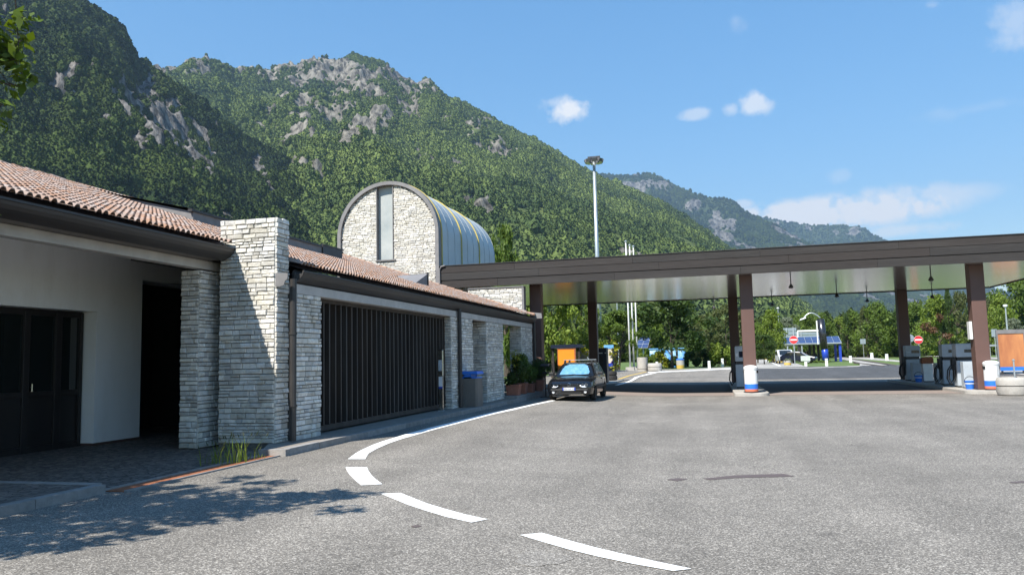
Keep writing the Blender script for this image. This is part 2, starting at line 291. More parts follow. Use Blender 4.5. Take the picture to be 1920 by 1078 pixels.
# ------------------------------------------------------------------ mesh helpers
class MB:
    def __init__(s): s.v = []; s.f = []; s.t = []
    def add(s, vs, fs, tone=0.0):
        b = len(s.v); s.v.extend([tuple(p) for p in vs]); s.f.extend([tuple(i + b for i in f) for f in fs]); s.t.extend([tone] * len(fs)); return s
    def box(s, x0, x1, y0, y1, z0, z1, tone=0.0):
        return s.add([(x0, y0, z0), (x1, y0, z0), (x1, y1, z0), (x0, y1, z0), (x0, y0, z1), (x1, y0, z1), (x1, y1, z1), (x0, y1, z1)],
                     [(0, 3, 2, 1), (4, 5, 6, 7), (0, 1, 5, 4), (1, 2, 6, 5), (2, 3, 7, 6), (3, 0, 4, 7)], tone)
    def obox(s, c, size, mtx=None, tone=0.0):
        hx, hy, hz = (k / 2 for k in size); c = Vector(c)
        vs = [Vector((a * hx, b * hy, d * hz)) for d in (-1, 1) for a, b in ((-1, -1), (1, -1), (1, 1), (-1, 1))]
        if mtx is not None: vs = [mtx @ v for v in vs]
        return s.add([c + v for v in vs], [(0, 3, 2, 1), (4, 5, 6, 7), (0, 1, 5, 4), (1, 2, 6, 5), (2, 3, 7, 6), (3, 0, 4, 7)], tone)
    def beam(s, a, b, w, h, tone=0.0):
        a = Vector(a); b = Vector(b); d = b - a; q = d.to_track_quat('X', 'Z').to_matrix()
        return s.obox((a + b) / 2, (d.length, w, h), q, tone)
    def prism(s, poly, axis, lo, hi, tone=0.0):
        """poly: 2D points; axis 'x' -> poly is (y,z); 'y' -> (x,z); 'z' -> (x,y)"""
        n = len(poly)
        def mk(p, k): return {'x': (k, p[0], p[1]), 'y': (p[0], k, p[1]), 'z': (p[0], p[1], k)}[axis]
        vs = [mk(p, lo) for p in poly] + [mk(p, hi) for p in poly]
        fs = [tuple(range(n))[::-1], tuple(range(n, 2 * n))] + [(i, (i + 1) % n, n + (i + 1) % n, n + i) for i in range(n)]
        return s.add(vs, fs, tone)
    def tube(s, pts, r, n=8, caps=True, tone=0.0):
        pts = [Vector(p) for p in pts]; rs = r if isinstance(r, (list, tuple)) else [r] * len(pts)
        vs = []; fs = []
        up = None
        for i, p in enumerate(pts):
            d = (pts[min(i + 1, len(pts) - 1)] - pts[max(i - 1, 0)]).normalized()
            a = Vector((0, 0, 1)) if abs(d.z) < .9 else Vector((1, 0, 0))
            if up is not None: a = up
            e1 = (a - d * a.dot(d)).normalized(); e2 = d.cross(e1); up = e1
            for k in range(n):
                t = 2 * math.pi * k / n; vs.append(p + (e1 * math.cos(t) + e2 * math.sin(t)) * rs[i])
        for i in range(len(pts) - 1):
            for k in range(n): fs.append((i * n + k, i * n + (k + 1) % n, (i + 1) * n + (k + 1) % n, (i + 1) * n + k))
        if caps: fs.append(tuple(range(n))[::-1]); fs.append(tuple((len(pts) - 1) * n + k for k in range(n)))
        return s.add(vs, fs, tone)
    def lathe(s, prof, c=(0, 0, 0), n=20, tone=0.0):
        vs = []; fs = []; m = len(prof)
        for k in range(n):
            t = 2 * math.pi * k / n
            for r, z in prof: vs.append((c[0] + r * math.cos(t), c[1] + r * math.sin(t), c[2] + z))
        for k in range(n):
            for i in range(m - 1): fs.append((k * m + i, ((k + 1) % n) * m + i, ((k + 1) % n) * m + i + 1, k * m + i + 1))
        fs.append(tuple(k * m for k in range(n))[::-1]); fs.append(tuple(k * m + m - 1 for k in range(n)))
        return s.add(vs, fs, tone)
    def mesh(s, name, m=None, smooth=False):
        me = bpy.data.meshes.new(name); me.from_pydata(s.v, [], s.f); me.update()
        if any(s.t):
            at = me.attributes.new('tone', 'FLOAT', 'FACE'); at.data.foreach_set('value', np.array(s.t, np.float32))
        if m: me.materials.append(m)
        if smooth: me.polygons.foreach_set('use_smooth', [True] * len(me.polygons))
        return me
    def build(s, name, m=None, parent=None, smooth=False, bevel=0.0, local=False, kind=None):
        """verts are in world coordinates unless local; a child is shifted so that it stays in place"""
        o = bpy.data.objects.new(name, s.mesh(name, m, smooth)); COL.objects.link(o)
        if parent is not None:
            o.parent = parent
            if not local and parent.parent is None: o.location = -parent.location
        if bevel:
            b = o.modifiers.new('bevel', 'BEVEL'); b.width = bevel; b.segments = 2; b.limit_method = 'ANGLE'
        if kind: o['kind'] = kind
        return o
def smooth_by_angle(o, deg=40):
    me = o.data; me.polygons.foreach_set('use_smooth', [True] * len(me.polygons))
    try: me.set_sharp_from_angle(angle=rad(deg))
    except Exception: pass
    return o
def empty(name, loc, label=None, cat=None, group=None, rz=0.0):
    o = bpy.data.objects.new(name, None); COL.objects.link(o); o.location = loc; o.rotation_euler = (0, 0, rz); o.empty_display_size = .3
    return tag(o, label, cat, group)
def tag(o, label=None, cat=None, group=None, kind=None):
    if label: o['label'] = label
    if cat: o['category'] = cat
    if group: o['group'] = group
    if kind: o['kind'] = kind
    return o
KIDS = {}
def copy_tree(o, parent=None):
    c = o.copy(); COL.objects.link(c)
    if parent is not None: c.parent = parent; c.matrix_parent_inverse = o.matrix_parent_inverse
    for ch in list(o.children): copy_tree(ch, c)
    return c
def put(proto, first, loc, rz=0.0, label=None, scale=None):
    o = proto if first else copy_tree(proto)
    o.location = loc; o.rotation_euler = (0, 0, rz)
    if label: o['label'] = label
    if scale: o.scale = scale
    return o
# ================================================================== GROUND
def sheet(name, m, xs, ys, off, kind='structure', parent=None):
    xs = np.array(xs, float); ys = np.array(ys, float); X, Yg = np.meshgrid(xs, ys); Zg = gz(X, Yg) + off
    n = len(xs); mb = MB(); mb.v = [tuple(p) for p in np.stack([X.ravel(), Yg.ravel(), Zg.ravel()], 1).tolist()]
    mb.f = [(j * n + i, j * n + i + 1, (j + 1) * n + i + 1, (j + 1) * n + i) for j in range(len(ys) - 1) for i in range(n - 1)]
    mb.t = [0.0] * len(mb.f)
    return mb.build(name, m, parent, smooth=True, kind=kind)
def strip(name, m, left, right, off, step=.6, kind='structure'):
    """a painted band between two ground polylines given as world points"""
    L_, R_ = [Vector((p[0], p[1])) for p in left], [Vector((p[0], p[1])) for p in right]
    def resample(P, n):
        d = [0.0]
        for a, b in zip(P, P[1:]): d.append(d[-1] + (b - a).length)
        out = []
        for k in range(n + 1):
            s = d[-1] * k / n; i = max(j for j in range(len(d)) if d[j] <= s + 1e-9); i = min(i, len(P) - 2)
            f = (s - d[i]) / max(1e-9, d[i + 1] - d[i]); out.append(P[i].lerp(P[i + 1], f))
        return out
    n = max(2, int(sum((b - a).length for a, b in zip(L_, L_[1:])) / step)); A = resample(L_, n); B = resample(R_, n); mb = MB()
    for a, b in zip(A, B):
        for p in (a, b): mb.v.append((p.x, p.y, float(gz(p.x, p.y)) + off))
    mb.f = [(2 * i, 2 * i + 1, 2 * i + 3, 2 * i + 2) for i in range(n)]; mb.t = [0.0] * n
    return mb.build(name, m, kind=kind)
def px_pts(P): return [ground_at(*p) for p in P]
def poly_flat(name, m, pts, off, kind='structure', step=None):
    """a flat patch far away, where the ground is level"""
    mb = MB(); mb.v = [(p[0], p[1], float(gz(p[0], p[1])) + off) for p in pts]; mb.f = [tuple(range(len(pts)))]; mb.t = [0.0]
    return mb.build(name, m, kind=kind)

M['grass'] = mat('meadow_grass', (.115, .17, .035), (.065, .105, .024), .95, scale=.6, detail=9, bump=.6, bump_scale=9)
_far = [-7500, -3000, -1200, -500, -200, -110, -70, -48]
sheet('ground', M['grass'], _far + list(np.arange(-40, 61, 2.0)) + [70, 90, 130, 220, 500, 1200, 3000, 7500],
      [-600, -200, -80, -40] + list(np.arange(-30, 91, 2.0)) + [100, 120, 160, 240, 500, 1200, 3000, 6000, 9500], -.06)
sheet('asphalt_forecourt', M['asphalt'], list(np.arange(-14, 6, .5)) + list(np.arange(6, 62, 2.0)), list(np.arange(-25, 2, 3.0)) + list(np.arange(2, 40, .75)) + list(np.arange(40, 77.5, 1.25)), 0.0)
sheet('asphalt_patch', M['asphalt_dark'], np.arange(2.3, 60, 2.0), np.arange(54.8, 76.0, 1.0), .006)
M['pink_paving'] = mat('worn_pink_concrete_edging', (.28, .225, .195), (.21, .17, .15), .9, scale=9, bump=.3)
sheet('paving_strip', M['pink_paving'], np.arange(-7.0, 9.6, .5), [34.1, 34.7, 35.4, 36.1, 36.8], .008)
M['canopy_floor'] = asphalt('shade_darkened_brown_paving', (.03, .027, .025), (.085, .072, .064), (.17, .15, .13), .2)  # brown paving, its colour darkened further to deepen the canopy's shade
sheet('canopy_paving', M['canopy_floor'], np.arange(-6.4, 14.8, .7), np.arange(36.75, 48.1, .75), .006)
# --- painted markings
def mark(name, left, right):
    return strip(name, M['road_paint'], px_pts(left), px_pts(right), .007, .35)
mark('road_marking', [(652, 861), (670, 847.5), (692, 837), (712, 829), (742, 820), (767, 812), (805, 802), (855, 790), (917, 774.5), (960, 766.5), (1000, 757.5), (1040, 749.5)],
     [(685, 861), (690, 851), (705, 842), (730, 831), (752, 823.5), (780, 815.5), (817, 805), (867, 792), (925, 777), (962, 769), (1002, 759.5), (1042, 751)])
mark('road_marking', [(648, 876), (651, 884), (660, 896), (677, 910)], [(688, 876), (692, 886), (702, 897), (717, 908)])
mark('road_marking', [(714, 926), (770, 949), (830, 968), (884, 980)], [(751, 924.5), (800, 944), (860, 962), (914, 974)])
mark('road_marking', [(975, 1003.5), (1060, 1029), (1150, 1051), (1262, 1071)], [(1016, 999.5), (1100, 1023), (1200, 1047), (1297, 1067)])
mark('road_marking', [(1152, 722), (1190, 707), (1236, 696)], [(1160, 722), (1197, 707), (1243, 696)])
strip('road_marking', M['yellow_paint'], px_pts([(1148, 713), (1178, 704), (1210, 697)]), px_pts([(1154, 713), (1183, 704), (1214, 697)]), .007)
mark('road_marking', [(1215, 697.2), (1300, 694), (1370, 690.6)], [(1215, 698.6), (1300, 695.2), (1370, 691.8)])
# --- repair disc and oil stain lying in the asphalt
_c = ground_at(1015, 1047)
M['patch'] = asphalt('pale_worn_repair', (.11, .10, .09), (.235, .215, .19), (.46, .43, .38), .1)
mb = MB(); ring = []
for k in range(28):
    t = 2 * math.pi * k / 28; r = .235 * (1 + .10 * math.sin(3 * t + 1) + .06 * math.sin(7 * t)); x, y = _c.x + r * math.cos(t), _c.y + r * 1.0 * math.sin(t); ring.append((x, y, float(gz(x, y)) + .004))
mb.v = ring; mb.f = [tuple(range(28))]; mb.t = [0.0]; mb.build('asphalt_repair', M['patch'], kind='structure')
M['stain'] = mat('oil_stained_asphalt', (.125, .095, .085), (.09, .066, .058), .6, scale=40)
for pts in ([(1250, 899), (1268, 896), (1290, 898), (1270, 902)], [(1318, 897), (1380, 891), (1470, 888), (1490, 893), (1462, 894), (1380, 896), (1330, 900)], [(1890, 904), (1925, 901), (1925, 905), (1900, 906)], [(770, 986), (785, 984), (792, 987), (776, 989)]):
    P = px_pts(pts); poly_flat('asphalt_stain', M['stain'], [(p.x, p.y) for p in P], .004)
# --- roads beyond the canopy
pale = M['asphalt_pale']
def far_patch(name, m, px, off): P = px_pts(px); return poly_flat(name, m, [(p.x, p.y) for p in P], off)
far_patch('road', pale, [(1412, 689.5), (1414, 672), (1424, 668), (1445, 668.5), (1470, 676), (1500, 683), (1513, 688.5)], .010)
far_patch('road', pale, [(1513, 689.3), (1545, 688.2), (1612, 685.8), (1612, 680), (1586, 675), (1550, 668), (1556, 665.5), (1600, 667.5), (1660, 673), (1725, 679.5), (1800, 685), (1925, 693), (1925, 703), (1800, 689.8)], .010)
far_patch('pavement', M['concrete'], [(1410, 691.2), (1513, 690.6), (1612, 687.2), (1612, 685.8), (1513, 689.3), (1410, 690)], .014)
mark('road_marking', [(1424, 669.5), (1432, 674), (1445, 680), (1460, 686)], [(1426, 669.5), (1435, 674), (1449, 680), (1465, 686)])
M['brown_strip'] = mat('brown_asphalt_band', (.10, .075, .06), (.07, .055, .045), .9, scale=3)
for a, b in (([(1592, 671.5), (1640, 678), (1680, 684.2)], [(1592, 672.8), (1640, 679.8), (1680, 686.4)]), ([(1600, 679), (1640, 683.4), (1660, 686.4)], [(1600, 680.6), (1640, 685), (1655, 687.4)])):
    strip('road_marking', M['brown_strip'], px_pts(a), px_pts(b), .02)
far_patch('path', pale, [(1622, 669.5), (1650, 665.5), (1680, 662.8), (1700, 662.8), (1730, 664.5), (1800, 667.8), (1925, 672), (1925, 675.5), (1800, 671), (1730, 667.5), (1700, 665.6), (1682, 665.2), (1650, 668.2), (1626, 671.2)], .012)
far_patch('path', pale, [(1150, 694.5), (1215, 694), (1290, 691.5), (1370, 688.2), (1370, 690.4), (1290, 694), (1215, 696.9), (1150, 699)], .009)

# ================================================================== MOUNTAINS
M_TREES = {}
def forest_mat(name, a, b):
    m, nt, p = new_mat(name); N = nt.nodes.new; L = nt.links.new
    at = N('ShaderNodeAttribute'); at.attribute_type = 'INSTANCER'; at.attribute_name = 'tint'
    r = N('ShaderNodeValToRGB'); e = r.color_ramp.elements; e[0].color = rgba(b); e[1].color = rgba(a)
    k = e.new(.5); k.color = rgba(tuple((x + y) * .5 for x, y in zip(a, b)))
    L(at.outputs['Fac'], r.inputs['Fac'])
    n = N('ShaderNodeTexNoise'); n.inputs['Scale'].default_value = .55; n.inputs['Detail'].default_value = 4; g = N('ShaderNodeNewGeometry'); L(g.outputs['Position'], n.inputs['Vector'])
    hs = N('ShaderNodeHueSaturation'); mr = N('ShaderNodeMapRange'); mr.inputs['From Min'].default_value = .3; mr.inputs['From Max'].default_value = .7; mr.inputs['To Min'].default_value = .7; mr.inputs['To Max'].default_value = 1.3
    L(n.outputs['Fac'], mr.inputs['Value']); L(mr.outputs['Result'], hs.inputs['Value']); L(r.outputs['Color'], hs.inputs['Color']); L(hs.outputs['Color'], p.inputs['Base Color'])
    p.inputs['Roughness'].default_value = .9; p.inputs['Specular IOR Level'].default_value = .1
    return m
def hill_mat(name, grass, grass2, rock, rock2, scl):
    m, nt, p = new_mat(name); N = nt.nodes.new; L = nt.links.new
    g = N('ShaderNodeNewGeometry')
    at = N('ShaderNodeAttribute'); at.attribute_name = 'rock'
    n = N('ShaderNodeTexNoise'); n.inputs['Scale'].default_value = .03 * scl; n.inputs['Detail'].default_value = 9; L(g.outputs['Position'], n.inputs['Vector'])
    gm = N('ShaderNodeMix'); gm.data_type = 'RGBA'; gm.inputs['A'].default_value = rgba(grass2); gm.inputs['B'].default_value = rgba(grass)
    mr = N('ShaderNodeMapRange'); mr.inputs['From Min'].default_value = .35; mr.inputs['From Max'].default_value = .65; L(n.outputs['Fac'], mr.inputs['Value']); L(mr.outputs['Result'], gm.inputs['Factor'])
    mp = N('ShaderNodeMapping'); mp.inputs['Scale'].default_value = (.075 * scl, .075 * scl, .016 * scl); L(g.outputs['Position'], mp.inputs['Vector'])
    n2 = N('ShaderNodeTexNoise'); n2.inputs['Scale'].default_value = 1.0; n2.inputs['Detail'].default_value = 10; n2.inputs['Roughness'].default_value = .68; L(mp.outputs['Vector'], n2.inputs['Vector'])
    rr = N('ShaderNodeValToRGB'); e = rr.color_ramp.elements; e[0].position = .40; e[0].color = rgba(tuple(x * .30 for x in rock2)); e[1].position = .62; e[1].color = rgba(rock); k = e.new(.49); k.color = rgba(rock2)
    L(n2.outputs['Fac'], rr.inputs['Fac'])
    sm = N('ShaderNodeMath'); sm.operation = 'ADD'; L(at.outputs['Fac'], sm.inputs[0])
    nn = N('ShaderNodeMath'); nn.operation = 'MULTIPLY_ADD'; nn.inputs[1].default_value = 1.3; nn.inputs[2].default_value = -.65; L(n2.outputs['Fac'], nn.inputs[0]); L(nn.outputs[0], sm.inputs[1])
    m2 = N('ShaderNodeMapRange'); m2.inputs['From Min'].default_value = .40; m2.inputs['From Max'].default_value = .58; L(sm.outputs[0], m2.inputs['Value'])
    mx = N('ShaderNodeMix'); mx.data_type = 'RGBA'; L(m2.outputs['Result'], mx.inputs['Factor']); L(gm.outputs['Result'], mx.inputs['A']); L(rr.outputs['Color'], mx.inputs['B'])
    L(mx.outputs['Result'], p.inputs['Base Color']); p.inputs['Roughness'].default_value = .95; p.inputs['Specular IOR Level'].default_value = .1
    b = N('ShaderNodeBump'); b.inputs['Strength'].default_value = .9; b.inputs['Distance'].default_value = 9.0 / scl; L(n2.outputs['Fac'], b.inputs['Height']); L(b.outputs['Normal'], p.inputs['Normal'])
    return m
def px_dir(px, py):
    d = ray(px, py); return math.atan2(d[0], d[1]), d[2] / math.hypot(d[0], d[1])

def mountain(name, sil, r0, rc_fn, n_az, n_r, prof, gully, seed, m, patches=(), terr=(6, .3), rock_bias=0.0, back=.35, relief=.16, zones=None):
    A = [px_dir(*p) for p in sil]; az_k = np.array([a for a, _ in A]); tn_k = np.array([t for _, t in A])
    az = np.linspace(az_k[0], az_k[-1], n_az); tn = np.interp(az, az_k, tn_k)
    k = np.ones(3) / 3; tn[1:-1] = np.convolve(tn, k, 'valid')
    rc = rc_fn((az - az_k[0]) / (az_k[-1] - az_k[0]))
    tt = np.concatenate([np.linspace(0, 1, n_r) ** .9, 1 + back * np.linspace(.03, 1, 12)])
    AZ, T = np.meshgrid(az, tt); RC = np.broadcast_to(rc, AZ.shape); TN = np.broadcast_to(tn, AZ.shape)
    R = r0 + (RC - r0) * T; X = np.sin(AZ) * R; Yw = np.cos(AZ) * R
    H = TN * RC
    P = np.where(T <= 1, prof(np.clip(T, 0, 1)), 1 - (T - 1) * 1.1)
    warp = fbm(X / (gully * 2.2), Yw / (gully * 2.2), octv=4, seed=seed)
    q = P * terr[0] + warp * 1.6 + .25 * fbm(X / (gully * .35), Yw / (gully * .35), octv=3, seed=seed + 3)
    fr = q - np.floor(q); riser = sstep(fr, .30, .42) * (1 - sstep(fr, .58, .72)); terrace = (np.floor(q) + sstep(fr, .32, .68) - warp * 1.6) / terr[0]
    mask = sstep(fbm(X / (gully * .8) + 7, Yw / (gully * .8), octv=4, seed=seed + 5) + rock_bias, -.05, .35)
    P2 = P + (np.clip(terrace, 0, 1.05) - P) * terr[1] * mask
    Z = P2 * H
    env = np.clip(T, 0, 1) ** .7 * (1.02 - np.clip(T, 0, 1)) ** .35
    Z = Z + H * relief * env * (ridged(X / gully, Yw / gully, 4, seed=seed + 9) - .35) + H * .035 * env * fbm(X / (gully * .18), Yw / (gully * .18), octv=4, seed=seed + 21)
    f = tn / np.max(np.where(T <= 1.02, (Z - EYE) / R, -9), axis=0)
    rock = riser * mask
    EL = (Z - EYE) * f / R
    for (pts, wgt, sx, sy) in patches:                              # bare rock at these places on the slope
        for px, py in pts:
            a, t = px_dir(px, py); d2 = ((AZ - a) / (sx / FOCAL)) ** 2 + ((EL - t) / (sy / FOCAL)) ** 2
            rock = np.maximum(rock, wgt * np.exp(-d2))
    if zones is not None: rock = np.maximum(rock, zones(T, X, Yw))
    rock = rock * (.66 + 1.5 * fbm(X / (gully * .085), Yw / (gully * .085), Z / (gully * .22), 4, seed=seed + 40)) ; rock = np.clip(rock * 1.5, 0, 1)
    amp = rock * H * .03
    Z = Z + amp * ridged(X / (gully * .10), Yw / (gully * .10), 3, seed=seed + 31)
    f = tn / np.max(np.where(T <= 1.02, (Z - EYE) / R, -9), axis=0)
    w = 9; f2 = np.convolve(np.pad(f, w // 2, mode='edge'), np.ones(w) / w, 'valid')
    Z = (Z - EYE) * f2 + EYE
    Z = np.maximum(Z, -.5)
    n = n_az; nr = len(tt)
    V = np.stack([X, Yw, Z], -1).reshape(-1, 3)
    i = np.arange(nr - 1)[:, None] * n + np.arange(n - 1)[None, :]; i = i.ravel()
    Fq = np.stack([i, i + 1, i + n + 1, i + n], 1)
    me = bpy.data.meshes.new(name); me.from_pydata(V.tolist(), [], Fq.tolist()); me.update()
    at = me.attributes.new('rock', 'FLOAT', 'POINT'); at.data.foreach_set('value', rock.ravel().astype(np.float32))
    me.polygons.foreach_set('use_smooth', [True] * len(me.polygons)); me.materials.append(m)
    o = bpy.data.objects.new(name, me); COL.objects.link(o); o['kind'] = 'structure'
    return V, Fq, rock.ravel(), T.ravel(), o

def crown_group(name, m, subdiv, rough, leaf_n=160, leaf=.2):
    g = bpy.data.node_groups.new(name, 'GeometryNodeTree'); N = g.nodes.new; L = g.links.new
    g.interface.new_socket('Geometry', in_out='INPUT', socket_type='NodeSocketGeometry'); g.interface.new_socket('Geometry', in_out='OUTPUT', socket_type='NodeSocketGeometry')
    gi = N('NodeGroupInput'); go = N('NodeGroupOutput')
    ico = N('GeometryNodeMeshIcoSphere'); ico.inputs['Radius'].default_value = .5; ico.inputs['Subdivisions'].default_value = subdiv
    nz = N('ShaderNodeTexNoise'); nz.inputs['Scale'].default_value = 5.0; nz.inputs['Detail'].default_value = 3.0
    sub = N('ShaderNodeVectorMath'); sub.operation = 'SUBTRACT'; sub.inputs[1].default_value = (.5, .5, .5); L(nz.outputs['Color'], sub.inputs[0])
    sc = N('ShaderNodeVectorMath'); sc.operation = 'SCALE'; sc.inputs['Scale'].default_value = rough; L(sub.outputs['Vector'], sc.inputs[0])
    sp = N('GeometryNodeSetPosition'); L(ico.outputs['Mesh'], sp.inputs['Geometry']); L(sc.outputs['Vector'], sp.inputs['Offset'])
    dp = N('GeometryNodeDistributePointsOnFaces'); dp.inputs['Density'].default_value = max(leaf_n, 1) / 3.14; L(sp.outputs['Geometry'], dp.inputs['Mesh'])
    qd = N('GeometryNodeMeshGrid'); qd.inputs['Size X'].default_value = leaf; qd.inputs['Size Y'].default_value = leaf * .8; qd.inputs['Vertices X'].default_value = 2; qd.inputs['Vertices Y'].default_value = 2
    rv = N('FunctionNodeRandomValue'); rv.data_type = 'FLOAT_VECTOR'; rv.inputs['Min'].default_value = (-.9, -.9, 0); rv.inputs['Max'].default_value = (.9, .9, 6.28)
    i2 = N('GeometryNodeInstanceOnPoints'); L(dp.outputs['Points'], i2.inputs['Points']); L(qd.outputs['Mesh'], i2.inputs['Instance']); L(rv.outputs['Value'], i2.inputs['Rotation'])
    rl = N('GeometryNodeRealizeInstances'); L(i2.outputs['Instances'], rl.inputs['Geometry'])
    tr = N('GeometryNodeTransform'); tr.inputs['Scale'].default_value = (.93, .93, .93); L(sp.outputs['Geometry'], tr.inputs['Geometry'])
    jn = N('GeometryNodeJoinGeometry'); L(tr.outputs['Geometry'], jn.inputs['Geometry'])
    if leaf_n: L(rl.outputs['Geometry'], jn.inputs['Geometry'])
    sm = N('GeometryNodeSetMaterial'); sm.inputs['Material'].default_value = m; L(jn.outputs['Geometry'], sm.inputs['Geometry'])
    iop = N('GeometryNodeInstanceOnPoints'); L(gi.outputs[0], iop.inputs['Points']); L(sm.outputs['Geometry'], iop.inputs['Instance'])
    na = N('GeometryNodeInputNamedAttribute'); na.data_type = 'FLOAT_VECTOR'; na.inputs['Name'].default_value = 'scl'; L(na.outputs['Attribute'], iop.inputs['Scale'])
    nb = N('GeometryNodeInputNamedAttribute'); nb.data_type = 'FLOAT_VECTOR'; nb.inputs['Name'].default_value = 'rot'; L(nb.outputs['Attribute'], iop.inputs['Rotation'])
    L(iop.outputs['Instances'], go.inputs[0])
    return g
def forest(name, pts, scl, tint, group, label=None):
    n = len(pts); me = bpy.data.meshes.new(name); me.vertices.add(n); me.vertices.foreach_set('co', np.asarray(pts, np.float32).ravel())
    rot = np.zeros((n, 3), np.float32); rot[:, 2] = RNG.uniform(0, 6.28, n); rot[:, 0] = RNG.normal(0, .12, n); rot[:, 1] = RNG.normal(0, .12, n)
    a = me.attributes.new('scl', 'FLOAT_VECTOR', 'POINT'); a.data.foreach_set('vector', np.asarray(scl, np.float32).ravel())
    a = me.attributes.new('rot', 'FLOAT_VECTOR', 'POINT'); a.data.foreach_set('vector', rot.ravel())
    a = me.attributes.new('tint', 'FLOAT', 'POINT'); a.data.foreach_set('value', np.asarray(tint, np.float32))
    o = bpy.data.objects.new(name, me); COL.objects.link(o); o['kind'] = 'stuff'
    md = o.modifiers.new('trees', 'NODES'); md.node_group = group
    return o
def scatter(V, Fq, rock, T, count, size, dens_seed, gully, rock_cut=.45, tmin=0.0, hgt=1.15, bald=-.2):
    c = V[Fq].mean(1); a = V[Fq[:, 2]] - V[Fq[:, 0]]; b = V[Fq[:, 3]] - V[Fq[:, 1]]; area = .5 * np.linalg.norm(np.cross(a, b), axis=1)
    tf = T[Fq].mean(1); rk = rock[Fq].mean(1); w = area * (tf < 1.03) * (tf >= tmin)
    # what the slope shows: weight towards the camera-side by area only
    w = w / w.sum(); idx = RNG.choice(len(Fq), size=count, p=w)
    u = RNG.random(count)[:, None]; v = RNG.random(count)[:, None]
    q = V[Fq[idx]]; P = q[:, 0] * (1 - u) * (1 - v) + q[:, 1] * u * (1 - v) + q[:, 2] * u * v + q[:, 3] * (1 - u) * v
    d = fbm(P[:, 0] / (gully * .5), P[:, 1] / (gully * .5), octv=4, seed=dens_seed)
    d2 = vnoise(P[:, 0] / (gully * .09), P[:, 1] / (gully * .09), None, dens_seed + 4)
    keep = (rk[idx] + .22 * d2 + RNG.normal(0, .20, count) < rock_cut) & (.55 * d + .45 * d2 + RNG.normal(0, .24, count) > bald)
    P = P[keep]; d = d[keep]; d2 = d2[keep]; n = len(P)
    s = size * np.exp(RNG.normal(0, .30, n)); scl = np.stack([s, s, s * hgt * RNG.uniform(.8, 1.3, n)], 1)
    P = P + np.stack([np.zeros(n), np.zeros(n), s * .22], 1)
    tint = np.clip(.45 + 1.1 * d + .45 * d2 + RNG.normal(0, .22, n), 0, 1)
    return P, scl, tint

GA = (.100, .135, .030); GB = (.060, .085, .024)
hm1 = hill_mat('near_hillside', (.060, .080, .024), (.040, .055, .018), (.26, .24, .22), (.135, .126, .115), 2.2)
hm2 = hill_mat('mountain_slope', (.125, .155, .046), (.078, .105, .034), (.27, .25, .21), (.15, .138, .115), 1.0)
hm3 = hill_mat('far_mountain_slope', (.055, .075, .028), (.036, .052, .020), (.21, .20, .18), (.12, .115, .105), .5)
g1 = crown_group('forest_crowns_near', forest_mat('hillside_tree_crowns', (.060, .086, .021), (.021, .036, .011)), 3, .42, 110, .15)
g2 = crown_group('forest_crowns_mid', forest_mat('mountain_tree_crowns', (.136, .178, .050), (.056, .086, .029)), 3, .42, 70, .20)

S_L = [(-420, -150), (-260, -120), (-100, -90), (0, -58), (80, -22), (130, 0), (165, 14), (195, 32), (215, 44), (235, 72), (248, 100), (258, 121), (300, 143), (345, 176), (385, 208), (430, 243), (470, 270), (520, 292), (560, 322), (600, 360), (640, 402), (700, 468), (760, 535), (820, 590), (900, 632)]
S_C = [(60, 150), (200, 128), (265, 122), (300, 124), (338, 127), (346, 115), (362, 109), (380, 107), (400, 111), (415, 116), (428, 128), (445, 129), (460, 124), (480, 127), (510, 131), (520, 121), (535, 119), (560, 119), (580, 108), (600, 107), (625, 112), (645, 110), (665, 103), (680, 108), (700, 112), (720, 118), (738, 130), (750, 140), (770, 150), (782, 157), (790, 150), (803, 148), (815, 156), (826, 172), (840, 184), (870, 195), (915, 218), (950, 240), (1000, 262), (1040, 285), (1080, 310), (1100, 321), (1130, 336), (1170, 352), (1200, 364), (1240, 380), (1280, 405), (1320, 432), (1350, 455), (1400, 490), (1450, 530), (1500, 570), (1560, 612), (1640, 640)]
S_F = [(1020, 342), (1090, 332), (1125, 328), (1160, 330), (1190, 328), (1215, 326), (1235, 330), (1250, 338), (1265, 350), (1285, 358), (1300, 362), (1320, 369), (1340, 372), (1365, 373), (1380, 382), (1395, 396), (1410, 404), (1440, 416), (1480, 436), (1550, 474), (1640, 515), (1720, 548), (1800, 578), (1900, 602), (2050, 625)]
S_D = [(1250, 372), (1380, 400), (1410, 404), (1450, 412), (1500, 420), (1540, 424), (1580, 424), (1610, 424), (1625, 432), (1640, 442), (1660, 450), (1700, 472), (1780, 508), (1830, 532), (1870, 545), (1920, 556), (2000, 570), (2150, 585), (2400, 600)]

V, Fq, rk, T, o_ = mountain('mountain_near', S_L, 420, lambda t: 1500 - 420 * t, 320, 200, lambda t: t ** 1.0 * .96 + .04 * t ** 3, 150, 3, hm1,
    patches=(([(285, 200), (300, 225), (318, 240), (338, 262), (355, 280), (372, 300)], 2.6, 32, 36), ([(225, 165), (245, 185), (262, 205)], 1.9, 22, 26), ([(600, 395), (560, 370), (520, 345), (540, 410)], 1.6, 11, 15), ([(405, 235), (200, 240), (180, 120)], 1.3, 12, 14), ([(115, 165), (128, 190), (140, 150)], 1.9, 16, 20), ([(255, 260), (268, 285), (240, 215)], 1.4, 11, 18), ([(490, 330), (505, 355), (480, 310)], 1.8, 11, 18), ([(20, 60), (10, 35)], 1.6, 14, 22), ([(555, 400), (575, 420)], 1.4, 10, 14)), terr=(5, .16), rock_bias=-.25, relief=.20)
P, s, t = scatter(V, Fq, rk, T, 190000, 6.4, 41, 210, .50, bald=-.58)
forest('forest', P, s, t, g1)
